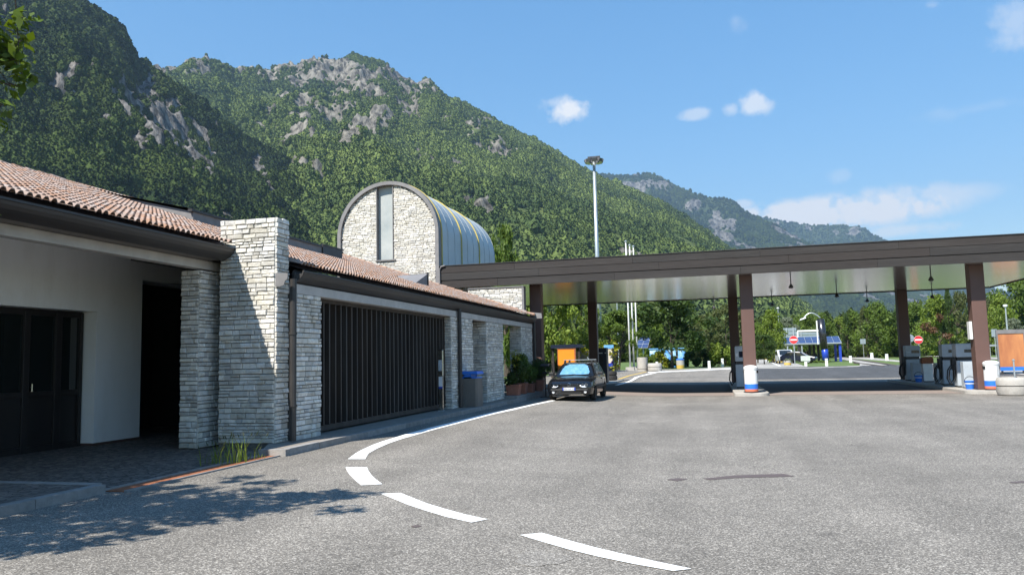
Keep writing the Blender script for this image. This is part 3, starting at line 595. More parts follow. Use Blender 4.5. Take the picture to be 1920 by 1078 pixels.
def zone_c(T, X, Y):
    n = fbm(X / 150, Y / 150, octv=4, seed=77); return sstep(T, .84, .90) * (1 - sstep(T, 1.03, 1.06)) * sstep(n, -.45, .05) * 2.7 * (1 - sstep(np.arctan2(X, Y), px_dir(800, 150)[0], px_dir(850, 180)[0]))
V, Fq, rk, T, o_ = mountain('mountain_middle', S_C, 520, lambda t: 2500 - 500 * np.clip(t - .45, 0, 1) - 650 * np.clip(t - .7, 0, 1), 560, 230, lambda t: np.where(t < .86, t / .86 * .83, .83 + (t - .86) / .14 * .17), 520, 19, hm2,
    patches=(([(560, 180), (640, 190), (610, 215), (700, 180), (520, 205), (500, 230), (760, 185), (560, 215), (660, 160)], 1.0, 36, 20), ([(660, 255), (690, 240), (715, 225)], 2.6, 24, 15), ([(735, 215), (770, 210), (830, 225), (900, 235)], 1.2, 28, 10), ([(590, 250), (560, 240), (545, 270), (830, 165), (640, 130), (700, 130), (375, 125)], 1.7, 20, 16), ([(820, 295), (850, 318), (790, 290)], 1.2, 20, 9), ([(880, 375), (905, 400), (895, 430), (1000, 440)], 1.3, 18, 16), ([(560, 310), (590, 330)], 1.1, 16, 12)), terr=(7, .30), rock_bias=-.26, relief=.20, zones=zone_c)
P, s, t = scatter(V, Fq, rk, T, 200000, 7.4, 57, 520, .60, bald=-.10)
forest('forest', P, s, t, g2)
V, Fq, rk, T, o_ = mountain('mountain_far', S_F, 2900, lambda t: 6500 - 1300 * t, 300, 130, lambda t: np.where(t < .86, t / .86 * .80, .80 + (t - .86) / .14 * .20), 800, 33, hm3, terr=(6, .3), rock_bias=-.05,
    patches=(([(1215, 350), (1240, 350), (1180, 352)], 1.8, 16, 10), ([(1365, 425), (1345, 420)], 2.0, 12, 18), ([(1300, 385)], 1.5, 14, 8)))
P, s, t = scatter(V, Fq, rk, T, 42000, 13.5, 63, 800, .40, bald=-.4)
forest('forest', P, s, t, g1)
V, Fq, rk, T, o_ = mountain('mountain_distant', S_D, 6300, lambda t: 8400 + 0 * t, 260, 80, lambda t: np.where(t < .86, t / .86 * .82, .82 + (t - .86) / .14 * .18), 1000, 51, hm3, terr=(5, .3), rock_bias=.05, back=.12,
    patches=(([(1600, 434), (1580, 436), (1845, 550), (1870, 556)], .8, 14, 8),))
P, s, t = scatter(V, Fq, rk, T, 20000, 18, 71, 1000, .40, bald=-.3)
forest('forest', P, s, t, g1)
# valley wood in front of the mountains, one mass far behind the trees of the service area
n = 16000
aa = RNG.uniform(rad(-60), rad(58), n); rr = 190 + 420 * RNG.random(n) ** .8
P = np.stack([np.sin(aa) * rr, np.cos(aa) * rr, np.full(n, .4)], 1); ok = (P[:, 1] > 150); P = P[ok]; n = len(P)
s0 = RNG.uniform(3.2, 6, n); hh = s0 * RNG.uniform(1.3, 2.4, n); P[:, 2] += hh * .42
forest('forest', P, np.stack([s0, s0, hh], 1), np.clip(RNG.normal(.7, .25, n), 0, 1), g1)
# ================================================================== AIR
M['haze'] = bpy.data.materials.new('valley_air'); M['haze'].use_nodes = True
_nt = M['haze'].node_tree; _nt.nodes.clear(); _o = _nt.nodes.new('ShaderNodeOutputMaterial'); _v = _nt.nodes.new('ShaderNodeVolumePrincipled')
_v.inputs['Color'].default_value = (.50, .72, 1.0, 1); _v.inputs['Density'].default_value = HAZE_DENSITY = 6.5e-5; _v.inputs['Anisotropy'].default_value = .2
_nt.links.new(_v.outputs['Volume'], _o.inputs['Volume'])
hz = MB().box(-7600, 7600, -700, 9700, -2.0, 1900).build('haze', M['haze'], kind='stuff')
hz.display_type = 'WIRE'
# ================================================================== STONE WORK
def at_X(px, py, X): d = ray(px, py); t = X / d[0]; return Vector((X, d[1] * t, EYE + d[2] * t))
srnd = random.Random(5)
def unit_stone(seed):
    r = random.Random(seed); j = lambda a: r.uniform(-a, a)
    back = [(-.5, -.5, 0), (.5, -.5, 0), (.5, .5, 0), (-.5, .5, 0)]
    mid = [(-.5 + abs(j(.03)), -.5 + abs(j(.07)), .72 + j(.12)), (.5 - abs(j(.03)), -.5 + abs(j(.07)), .72 + j(.12)), (.5 - abs(j(.03)), .5 - abs(j(.07)), .72 + j(.12)), (-.5 + abs(j(.03)), .5 - abs(j(.07)), .72 + j(.12))]
    fr = [(p[0] * .93 + j(.02), p[1] * .78 + j(.05), 1.0 + j(.22)) for p in mid]
    c = (j(.2), j(.15), 1.05 + j(.15))
    fs = [(i, (i + 1) % 4, 4 + (i + 1) % 4, 4 + i) for i in range(4)] + [(4 + i, 4 + (i + 1) % 4, 8 + (i + 1) % 4, 8 + i) for i in range(4)] + [(8 + i, 8 + (i + 1) % 4, 12) for i in range(4)]
    return back + mid + fr + [c], fs
STONES = [unit_stone(s) for s in range(14)]
STONE_MESH = []
for vs, fs in STONES:
    STONE_MESH.append(MB().add(vs, fs).mesh('stone', M['stone']))
def lay_stones(W, H, mask=None, hmin=.05, hmax=.11, lmax=4.2, rnd=srnd):
    """rubble courses on a W x H face: (u0,u1,v0,v1)"""
    out = []; v = 0.0
    while v < H - .02:
        h = min(rnd.uniform(hmin, hmax), H - v); h = h if H - v - h > .035 else H - v
        u = -rnd.uniform(0, .12)
        while u < W - .01:
            l = max(.09, h * rnd.uniform(1.5, lmax)); u0 = max(0, u); u1 = min(W, u + l)
            if W - u1 < .06: u1 = W
            if u1 - u0 > .03:
                if h > .105 and rnd.random() < .4:
                    s = rnd.uniform(.4, .6) * h; c = [(u0, u1, v, v + s), (u0, u1, v + s, v + h)]
                elif h > .09 and l > .3 and rnd.random() < .35: m = (u0 + u1) / 2; c = [(u0, m, v, v + h), (m, u1, v, v + h * .99)]
                else: c = [(u0, u1, v, v + h)]
                for q in c:
                    if mask is None or mask((q[0] + q[1]) / 2, (q[2] + q[3]) / 2): out.append(q)
            u = u1 if u1 == W else u + l
        v += h
    return out
def stone_xf(q, O, U, Vv, Nn, rnd=srnd, gap=.008, depth=.038):
    u0, u1, v0, v1 = q; O = Vector(O); U = Vector(U); Vv = Vector(Vv); Nn = Vector(Nn)
    c = O + U * (u0 + u1) / 2 + Vv * (v0 + v1) / 2; w = max(.02, u1 - u0 - gap); h = max(.015, v1 - v0 - gap); d = depth * rnd.uniform(.6, 1.25)
    m = Matrix((U, Vv, Nn)).transposed()
    if rnd.random() < .5: w, h = -w, -h                       # turn by half
    return c, m, (w, h, d)
def stone_face(mb, W, H, O, U, Vv, Nn, **k):
    for q in lay_stones(W, H, **k):
        c, m, s = stone_xf(q, O, U, Vv, Nn); vs, fs = srnd.choice(STONES); S = Matrix.Diagonal(s)
        mb.add([c + m @ (S @ Vector(p)) for p in vs], fs, srnd.random() * .98 + .01)
def stone_objects(parent, W, H, O, U, Vv, Nn, limit, rest_mb, **k):
    qs = lay_stones(W, H, **k); n = 0
    big = set(sorted(range(len(qs)), key=lambda i: -(qs[i][1] - qs[i][0]) * (qs[i][3] - qs[i][2]))[:limit])
    for i, q in enumerate(qs):
        c, m, s = stone_xf(q, O, U, Vv, Nn); kx = srnd.randrange(len(STONES))
        if i in big:
            o = bpy.data.objects.new('stone', STONE_MESH[kx]); COL.objects.link(o); o.parent = parent
            mm = (m @ Matrix.Diagonal(s)).to_4x4(); mm.translation = c; o.matrix_local = mm; n += 1
        else:
            S = Matrix.Diagonal(s); rest_mb.add([c + m @ (S @ Vector(p)) for p in STONES[kx][0]], STONES[kx][1], srnd.random() * .98 + .01)
    return n
EX, EY, EZ = (1, 0, 0), (0, 1, 0), (0, 0, 1)

# ================================================================== SERVICE BUILDING
B = empty('service_building', (-9.5, 14.0, .2), 'long low building with clay tile roof, pale stone piers and dark slatted front', 'building')
rest = MB()
# --- white entrance wing and its doors
w = MB(); w.prism([(1, .05), (8.2, .05), (8.2, 2.78), (12.62, 2.78), (12.62, .18), (13.86, .18), (13.86, 3.52), (16.6, 3.52), (16.6, 4.75), (1, 4.75)], 'x', -12.3, -11.7)
wall = w.build('wall', M['plaster'], B)
MB().box(-12.2, -11.685, 12.60, 13.875, .155, .235).build('skirting', mat('brown_skirting_tile', (.12, .07, .055), None, .6), B)
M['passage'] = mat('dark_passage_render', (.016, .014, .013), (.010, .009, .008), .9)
# dark passage behind the white wall
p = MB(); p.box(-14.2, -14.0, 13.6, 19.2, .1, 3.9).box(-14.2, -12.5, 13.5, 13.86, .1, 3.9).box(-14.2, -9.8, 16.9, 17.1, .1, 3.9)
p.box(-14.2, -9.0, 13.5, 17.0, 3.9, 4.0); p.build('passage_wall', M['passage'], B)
MB().box(-13.99, -13.93, 15.9, 17.0, .19, 2.55).build('door', M['door_wood'], B)
door = MB()
DY = [at_X(px, 700, -12.0).y for px in (-140, -28, -14, 40, 52, 100, 112, 150)]
for a, b in ((0, 0), ): pass
for y0, y1 in ((DY[1], DY[2]), (DY[3], DY[4]), (DY[5], DY[6]), (DY[7] - .06, DY[7] + .02), (8.2, 8.35)): door.box(-12.06, -11.96, y0, y1, .18, 2.76)
door.box(-12.05, -11.97, 8.2, DY[7], 2.66, 2.779).box(-12.05, -11.97, 8.2, DY[7], 1.18, 1.28).box(-12.05, -11.97, 8.2, DY[7], .18, .30)
dr = door.build('door', M['door_wood'], B, bevel=.008)
pn = MB()
for y0, y1 in ((8.35, DY[1]), (DY[2], DY[3]), (DY[4], DY[5]), (DY[6], DY[7] - .06)): pn.box(-12.03, -12.0, y0, y1, .3, 1.18)
pn.build('door_panel', M['door_wood'], dr)
for y0, y1 in ((8.35, DY[1]), (DY[2], DY[3]), (DY[4], DY[5]), (DY[6], DY[7] - .06)): MB().box(-12.02, -12.005, y0, y1, 1.28, 2.66).build('pane', M['glass'], dr)
MB().tube([(-11.93, DY[4] + .03, 1.28), (-11.93, DY[4] + .03, 1.42)], .012).tube([(-11.93, DY[4] + .03, 1.36), (-11.96, DY[4] + .03, 1.36)], .01).build('handle', M['chrome'], dr)
# --- wall blocks behind the piers
for bb in ((-9.0, -8.48, 13.5, 14.1, .15, 3.6), (-8.9, -8.48, 22.01, 27.6, .1, 3.25), (-16.4, -8.9, 27.3, 27.6, .1, 3.25), (-16.4, -10.2, 27.6, 32.3, .05, 3.25), (-9.3, -8.79, 12.83, 13.5, .2, 4.0)): MB().box(*bb).build('wall', M['plaster_grey'], B)
MB().box(-8.47, -8.42, 24.05, 25.2, .2, 2.62).build('door', M['door_wood'], B)
MB().box(-8.7, -8.5, 14.1, 22.0, .2, 3.0).build('window', M['black'], B)
for k in range(6): MB().box(-8.49, -8.475, 14.2 + k * 1.29, 15.44 + k * 1.29, .35, 2.95).build('pane', M['glass'], B)
# --- cores of the stone piers
PIERS = [(21.72, 23.8), (25.38, 27.5), (30.34, 32.2)]
for bb in ((-8.78, -7.64, 12.425, 12.82, .1, 4.31), (-9.42, -9.05, 12.185, 13.2, .1, 3.41), (-9.05, -8.76, 12.85, 13.2, .1, 3.4), (-8.5, -7.53, 12.86, 13.83, .1, 2.975)) + tuple((-8.0, -7.53, a, b, 0, 2.975) for a, b in PIERS): MB().box(*bb).build('pier_core', M['mortar'], B)
if 0: core.box(-8.78, -7.64, 12.425, 12.82, .1, 4.31).box(-9.42, -9.05, 12.185, 13.2, .1, 3.41).box(-9.05, -8.76, 12.85, 13.2, .1, 3.4)
wing = MB().box(-8.79, -7.63, 12.41, 12.84, 4.30, 4.335).build('stone_wing', M['mortar'], B)
n1 = stone_objects(wing, 1.14, 4.07, (-8.78, 12.425, .27), EX, EZ, (0, -1, 0), 230, rest)
n2 = stone_objects(wing, .37, 3.22, (-9.42, 12.185, .2), EX, EZ, (0, -1, 0), 30, rest)
n3 = stone_objects(wing, .98, 3.22, (-9.05, 12.16, .2), EY, EZ, EX, 40, rest)
stone_face(rest, .42, 4.07, (-7.64, 12.40, .27), EY, EZ, EX)
stone_face(rest, 1.2, .41, (-8.80, 12.41, 4.31), EX, EY, EZ, hmin=.12, hmax=.2)
stone_face(rest, 1.0, 2.72, (-7.53, 12.85, .26), EY, EZ, EX)
for a, b in PIERS:
    zb = float(gz(-7.5, a)) + .1
    stone_face(rest, b - a, 2.97 - zb, (-7.53, a, zb), EY, EZ, EX)
    stone_face(rest, .5, 2.97 - zb, (-8.0, a, zb), EX, EZ, (0, -1, 0))
# --- slatted front
gr = MB(); gr.box(-7.88, -7.70, 13.86, 21.70, 2.90, 2.975).box(-7.86, -7.72, 13.86, 21.70, .315, .42).box(-7.9, -7.70, 13.86, 13.95, .42, 2.9).box(-7.9, -7.70, 21.62, 21.7, .42, 2.9)
gr.box(-8.06, -8.0, 13.9, 21.7, 1.0, 1.06).box(-8.06, -8.0, 13.9, 21.7, 2.2, 2.26)
grille = gr.build('slatted_screen', M['grille_wood'], B)
SLAT = MB().box(-.085, .075, -.026, .026, 0, 2.478).mesh('slat', M['grille_wood'])
for k in range(30):
    o = bpy.data.objects.new('slat', SLAT); COL.objects.link(o); o.parent = grille; o.location = (-7.79 + srnd.uniform(-.004, .004), 14.1 + k * .2565, .421); o.rotation_euler = (0, 0, srnd.uniform(-.03, .03))
# --- beams, soffits
b = MB(); b.box(-9.2, -9.0, 1.0, 12.72, 3.44, 3.60); b.build('beam', M['beam'], B, bevel=.01)
b = MB(); b.box(-7.72, -7.5, 12.86, 32.3, 2.98, 3.16)
for y in (17.6, 20.3, 24.7, 28.9): pass
b.build('beam', M['beam'], B, bevel=.01)
MB().add([(-9.2, 1, 3.6), (-9.2, 13.86, 3.6), (-12.0, 13.86, 4.58), (-12.0, 1, 4.58)], [(0, 1, 2, 3)]).build('soffit', M['plaster'], B)
s = MB(); s.add([(-9.2, 1, 3.6), (-9.2, 12.4, 3.6), (-8.69, 12.4, 3.62), (-8.69, 1, 3.62)], [(0, 1, 2, 3)])
s.add([(-7.72, 12.86, 3.161), (-7.72, 32.3, 3.161), (-10.4, 32.3, 3.3), (-10.4, 12.86, 3.3)], [(0, 1, 2, 3)]); s.add([(-7.5, 12.86, 3.17), (-7.5, 32.3, 3.17), (-7.53, 32.3, 3.175), (-7.53, 12.86, 3.175)], [(0, 1, 2, 3)])
s.build('soffit', M['soffit'], B)
# --- roof
SL = .345; RA = math.atan(SL); EAVE2 = -7.42; EAVE1 = -8.55
def roof_z(X): return 3.47 + SL * (-7.35 - X)
RIDGE = -16.6
dk = MB(); t_ = .05
dk.add([(EAVE1, 1, roof_z(EAVE1) - t_), (EAVE1, 12.42, roof_z(EAVE1) - t_), (RIDGE, 12.42, roof_z(RIDGE) - t_), (RIDGE, 1, roof_z(RIDGE) - t_)], [(0, 1, 2, 3)])
dk.add([(EAVE2, 12.84, roof_z(EAVE2) - t_), (EAVE2, 32.4, roof_z(EAVE2) - t_), (RIDGE, 32.4, roof_z(RIDGE) - t_), (RIDGE, 12.84, roof_z(RIDGE) - t_)], [(0, 1, 2, 3)])
dk.add([(-8.79, 12.42, roof_z(-8.79) - t_), (-8.79, 12.84, roof_z(-8.79) - t_), (RIDGE, 12.84, roof_z(RIDGE) - t_), (RIDGE, 12.42, roof_z(RIDGE) - t_)], [(0, 1, 2, 3)])
dk.add([(RIDGE, 1, roof_z(RIDGE) - t_), (RIDGE, 32.4, roof_z(RIDGE) - t_), (-25.5, 32.4, 3.6), (-25.5, 1, 3.6)], [(0, 1, 2, 3)])
dk.add([(EAVE2, 32.401, roof_z(EAVE2) - t_), (RIDGE, 32.401, roof_z(RIDGE) - t_), (RIDGE, 32.401, 3.3), (-7.72, 32.401, 3.17)], [(0, 1, 2, 3)])
roof = dk.build('roof', M['tile_deck'], B)
PITCH = .1305; ROW = .345
def unit_tile():
    prof = [(0, 0), (.024, 0), (.034, .020), (.052, .044), (.0775, .052), (.103, .044), (.121, .020), (PITCH, 0.0)]
    L_ = ROW + .07; vs = []; n = len(prof)
    for (v, lift, sq) in ((-.0, .040, 1.0), (L_, .003, .90)):
        for u, h in prof: vs.append((u * sq + (1 - sq) * PITCH / 2, v, h + lift))
    for u, h in prof: vs.append((u, 0.0, h + .040 - .016))
    fs = [(i, i + 1, n + i + 1, n + i) for i in range(n - 1)] + [(2 * n + i, 2 * n + i + 1, i + 1, i) for i in range(n - 1)]
    return vs, fs
TV, TF = unit_tile(); TILE_MESH = MB().add(TV, TF).mesh('roof_tile', M['tile'])
nrm = Vector((math.sin(RA), 0, math.cos(RA))); ups = Vector((-math.cos(RA), 0, math.sin(RA))); TM = Matrix((Vector(EY), ups, nrm)).transposed()
cells = []
ny = int((32.4 - 1.0) / PITCH)
for c in range(ny):
    y = 1.0 + c * PITCH
    x0 = EAVE1 + .03 if y < 12.40 else EAVE2 + .03
    s_len = (x0 - RIDGE) / math.cos(RA); r = 0
    while r * ROW < s_len - .12:
        X = x0 - r * ROW * math.cos(RA); r += 1
        if 12.30 < y < 12.84 and X > -8.72: continue
        if 16.35 < y < 24.35 and X < -12.35 and X > -15.6: continue
        if 23.2 < y < 24.45 and -10.1 < X < -9.3: continue
        cells.append((X, y, roof_z(X)))
Rinv = CAM_R.T
def vis_dist(p):
    q = Rinv @ (np.array(p) - np.array([0, 0, EYE])); px = 960 - q[0] / q[2] * FOCAL
    return np.linalg.norm(q) if px > -12 and q[2] < 0 else 1e6
order = sorted(range(len(cells)), key=lambda i: vis_dist(cells[i])); near = set(order[:295])
trest = MB()
for i, (X, y, z) in enumerate(cells):
    dz = srnd.uniform(-.002, .003); c = Vector((X, y, z)) + nrm * dz + Vector((0, srnd.uniform(-.002, .002), 0)) + ups * srnd.uniform(-.005, .005)
    m = TM @ Matrix.Rotation(srnd.uniform(-.005, .005), 3, 'Z')
    if i in near:
        o = bpy.data.objects.new('roof_tile', TILE_MESH); COL.objects.link(o); o.parent = roof; mm = m.to_4x4(); mm.translation = c; o.matrix_local = mm
    else: trest.add([c + m @ Vector(v) for v in TV], TF, srnd.random() * .98 + .01)
trest.build('roof_tiling', M['tile'], roof, local=True, kind='stuff')
# ridge and verge tiles
def cap_mesh(L_, r):
    vs = []; n = 7
    for v, k in ((0, 1.0), (L_, .86)):
        for i in range(n): a = math.pi * i / (n - 1); vs.append((math.cos(a) * r * k, v, math.sin(a) * r * k * .8 + (0.018 if v == 0 else 0)))
    fs = [(i, i + 1, n + i + 1, n + i) for i in range(n - 1)] + [tuple(range(n))]
    return MB().add(vs, fs).mesh('ridge_tile', M['tile'])
CAP = cap_mesh(.44, .11)
y = 1.0
while y < 32.3:
    if not (16.3 < y < 24.2):
        o = bpy.data.objects.new('ridge_tile', CAP); COL.objects.link(o); o.parent = roof; o.location = (RIDGE, y, roof_z(RIDGE) + .0); o.rotation_euler = (srnd.uniform(-.02, .02), 0, srnd.uniform(-.02, .02))
    y += .38
X = EAVE2
while X > RIDGE + .2:
    o = bpy.data.objects.new('verge_tile', CAP); COL.objects.link(o); o.parent = roof; mm = TM.to_4x4(); mm.translation = Vector((X, 32.36, roof_z(X) + .03)); o.matrix_local = mm; X -= .38 * math.cos(RA)
# long roof light near the ridge, and a small wedge vent
sk = MB(); z0 = roof_z(-12.4)
sk.add([(-12.4, 16.4, z0 - .06), (-12.4, 22.95, z0 - .06), (-12.4, 22.95, 5.50), (-12.4, 16.4, 5.50), (-15.6, 16.4, 6.3), (-15.6, 22.95, 6.3), (-15.6, 16.4, 6.0), (-15.6, 22.95, 6.0)], [(0, 1, 2, 3), (3, 2, 5, 4), (0, 3, 4, 6), (1, 7, 5, 2)])
skl = sk.build('roof_light', M['lead'], B)
c = MB(); c.box(-12.48, -12.36, 16.3, 22.9, 5.50, 5.56).add([(-12.37, 16.3, 5.562), (-12.37, 22.9, 5.562), (-15.7, 22.9, 6.36), (-15.7, 16.3, 6.36)], [(0, 1, 2, 3)]); c.build('cap', M['dark_metal'], skl, local=True).location = (0, 0, 0)
c = MB(); c.add([(-12.36, 22.95, z0 - .06), (-12.36, 24.32, z0 - .06), (-12.36, 24.32, 5.60), (-12.36, 22.95, 5.57), (-15.6, 22.95, 6.4), (-15.6, 24.32, 6.42), (-15.6, 24.32, 6.0), (-15.6, 22.95, 6.0)], [(0, 1, 2, 3), (3, 2, 5, 4), (1, 6, 5, 2), (0, 3, 4, 7)])
c.box(-12.42, -12.34, 22.95, 24.42, 5.57, 5.61); c.build('end_box', M['dark_metal'], skl, local=True)
v = MB(); za = at_X(803, 513, -9.25).z; X0 = -9.26
v.add([(X0, 23.15, roof_z(X0) + .0), (X0, 24.46, roof_z(X0) + .0), (X0, 24.46, za), (-10.6, 24.46, roof_z(-10.6)), (-10.0, 23.3, roof_z(-10.0))], [(0, 1, 2), (2, 1, 3), (0, 2, 3, 4)])
vent = v.build('roof_vent', M['lead'], B); MB().box(X0 - .03, X0 + .02, 24.40, 24.48, roof_z(X0) - .03, za + .04).build('vent_edge', M['dark_metal'], vent, local=True)
# --- gutters, downpipes
def gutter(x, y0, y1, zt, w, h):
    g = MB(); P = [(x - w, zt + .02), (x - w, zt - h)] + [(x - w + w * (.5 - .5 * math.cos(math.pi * k / 6)) , zt - h * (.15 + .85 * math.sin(math.pi * (.5 + k / 12)))) for k in range(1, 6)] + [(x, zt - .04), (x + .012, zt - .03), (x + .012, zt), (x - .012, zt), (x - .03, zt - .06), (x - w + .03, zt - .06)]
    g.prism(P, 'y', y0, y1); return g
g1_ = gutter(-8.47, 1.0, 12.40, 3.815, .22, .225).build('gutter', M['gutter'], B); g2_ = gutter(-7.33, 12.86, 32.42, 3.40, .20, .225).build('gutter', M['gutter'], B)
MB().box(-8.73, -8.70, 1.0, 12.40, 3.60, 3.80).build('fascia', M['dark_metal'], B); MB().box(-7.56, -7.535, 12.86, 32.4, 3.17, 3.4).build('fascia', M['dark_metal'], B)
e = MB(); e.prism([(-7.63, 3.07), (-7.54, 3.065), (-7.46, 3.09), (-7.44, 3.16), (-7.39, 3.2), (-7.38, 3.30), (-7.63, 3.32)], 'y', 12.40, 12.425); e.build('gutter_end', M['lead'], B)
e = MB(); e.prism([(-7.55, 3.40), (-7.1, 3.40), (-7.12, 3.62), (-7.6, 3.68)], 'y', 32.44, 32.47); e.build('gutter_end', M['lead'], B)
for y, zb in ((12.66, .29), (22.24, .24), (32.3, .12)):
    d = MB(); d.tube([(-7.42, y, 3.22), (-7.42, y, 3.1), (-7.42, y, zb)], .062, 10)
    for z in (.9, 2.2): d.tube([(-7.42, y, z), (-7.42, y, z + .04)], .075, 10)
    d.build('downpipe', M['dark_metal'], B, smooth=False)
# ================================================================== BARREL VAULTED HALL
TX0, TX1, TY0, TY1, TZS = -17.02, -11.95, 32.98, 42.5, 7.565
TC = (TX0 + TX1) / 2; TR = (TX1 - TX0) / 2
H = empty('vaulted_hall', (TC, 37.7, 0), 'tall stone fronted hall with a rounded barrel metal roof behind the tiled roof', 'building')
def arc(r, n=22, cz=TZS): return [(TC + r * math.cos(math.pi * k / n), cz + r * math.sin(math.pi * k / n)) for k in range(n + 1)]
core = MB(); core.prism([(TX0 + .2, 0), (TX1 - .2, 0)] + arc(TR - .2), 'y', 33.30, TY1 - .1); core.build('core', M['mortar'], H)
SX0, SX1, SZ0, SZ1 = -15.06, -14.2, 6.42, 9.93
hs = MB(); ri = TR - .15
inside = lambda u, v: (lambda X, Z: (abs(X - TC) < ri - .05 if Z < TZS else math.hypot(X - TC, Z - TZS) < ri - .02) and not (SX0 - .02 < X < SX1 + .02 and Z > SZ0))(TX0 + .15 + u, 2.9 + v)
# the face is laid in three panels, left and right of the slit and under it
for (u0, u1, za, zb) in ((0, SX0 - TX0 - .15, SZ0, 10.1), (SX1 - TX0 - .15, 2 * ri, SZ0, 10.1), (0, 2 * ri, 2.9, SZ0)):
    def mk(u, v, u0=u0, za=za): return inside(u + u0, v + za - 2.9)
    stone_face(hs, u1 - u0, zb - za, (TX0 + .15 + u0, 33.13, za), EX, EZ, (0, -1, 0), mask=mk, hmin=.055, hmax=.115, lmax=4.0)
hs.build('stone_facing', M['stone'], H, kind='stuff')
fw = MB(); prof = arc(ri + .02, 40)
L_ = [(TX0 + .13, 2.5)] ; left = [(x, z) for x, z in prof if x < SX0]; right = [(x, z) for x, z in prof if x > SX1]
fw.prism([(SX1, 2.5), (TX1 - .13, 2.5)] + right + [(SX1, TZS + math.sqrt((ri + .02) ** 2 - (SX1 - TC) ** 2))], 'y', 33.13, 33.32)
fw.prism([(TX0 + .13, 2.5), (SX0, 2.5), (SX0, TZS + math.sqrt((ri + .02) ** 2 - (SX0 - TC) ** 2))] + left, 'y', 33.13, 33.32)
fw.box(SX0, SX1, 33.13, 33.32, 2.5, SZ0); fw.build('front_wall', M['mortar'], H)
MB().box(SX0 - .0, SX0 + .035, 33.05, 33.62, SZ0, SZ1).box(SX1 - .035, SX1, 33.05, 33.62, SZ0, SZ1).build('window_reveal', M['lead'], H)
M['slit'] = mat('milky_slit_glazing', (.46, .47, .45), (.30, .33, .33), .30, scale=.9, detail=3)
win = MB().box(SX0 + .03, SX1 - .03, 33.285, 33.30, SZ0, SZ1 + .04).build('window', M['slit'], H)
MB().box(SX0 - .03, SX1 + .10, 33.02, 33.2, SZ0 - .06, SZ0 - .005).build('sill', M['lead'], win, local=True)
af = MB(); o_a = arc(TR, 44); i_a = arc(TR - .17, 44)
for k in range(44):
    a, b, c_, d_ = o_a[k], o_a[k + 1], i_a[k + 1], i_a[k]
    af.prism([a, b, c_, d_], 'y', 32.98, 33.36)
af.box(TX1 - .17, TX1, 32.98, 33.36, 2.6, TZS).box(TX0, TX0 + .17, 32.98, 33.36, 2.6, TZS); af.build('arch_frame', M['lead'], H)
M['zinc'] = mat('pale_blue_grey_zinc_sheet', (.50, .53, .53), (.40, .43, .44), .45, .15, scale=.7, stretch=(1, .5, 1), detail=6)
M['rib'] = mat('ochre_sealed_rib', (.58, .47, .13), (.46, .37, .11), .7, scale=4)
ys = np.linspace(33.42, TY1, 10)
def shell(r0, r1, y0, y1, n=30):
    mb = MB(); A = [(TC + r1 * math.cos(math.pi * k / n), TZS + r1 * math.sin(math.pi * k / n)) for k in range(n + 1)]; A = [(TC + r1, 4.0)] + A + [(TC - r1, 4.0)]
    Bq = [(TC + r0 * math.cos(math.pi * k / n), TZS + r0 * math.sin(math.pi * k / n)) for k in range(n + 1)]; Bq = [(TC + r0, 4.0)] + Bq + [(TC - r0, 4.0)]
    for i in range(len(A) - 1): mb.prism([Bq[i], A[i], A[i + 1], Bq[i + 1]], 'y', y0, y1)
    return mb
for k in range(9):
    shell(TR - .12, TR - .05, ys[k] + .012, ys[k + 1] - .012).build('roof_panel', M['zinc'], H)
for k in range(10):
    big = k in (0, 3, 6)
    shell(TR - .11, TR + (.03 if k == 0 else .0 if big else -.035), ys[k] - (.05 if k == 0 else .026 if big else .012), ys[k] + (.05 if k == 0 else .026 if big else .011)).build('roof_rib', M['rib'] if big else M['zinc'], H)
# low stone wall under the end of the canopy
W_ = empty('stone_wall', (-9.24, 33.1, 3.3), 'short pale stone wall tucked under the canopy end behind the roof verge', 'wall')
MB().box(-10.6, -8.10, 33.06, 33.4, 3.2, 4.84).build('core', M['mortar'], W_); wf = MB(); stone_face(wf, 2.5, 1.5, (-10.6, 33.06, 3.3), EX, EZ, (0, -1, 0), hmin=.06, hmax=.12); wf.build('stone_facing', M['stone'], W_, kind='stuff')
MB().box(-10.6, -8.02, 33.0, 33.4, 4.845, 4.89).box(-8.10, -8.02, 33.02, 33.42, 3.2, 4.845).build('coping', M['lead'], W_)
rest.build('stone_facing', M['stone'], B, kind='stuff')

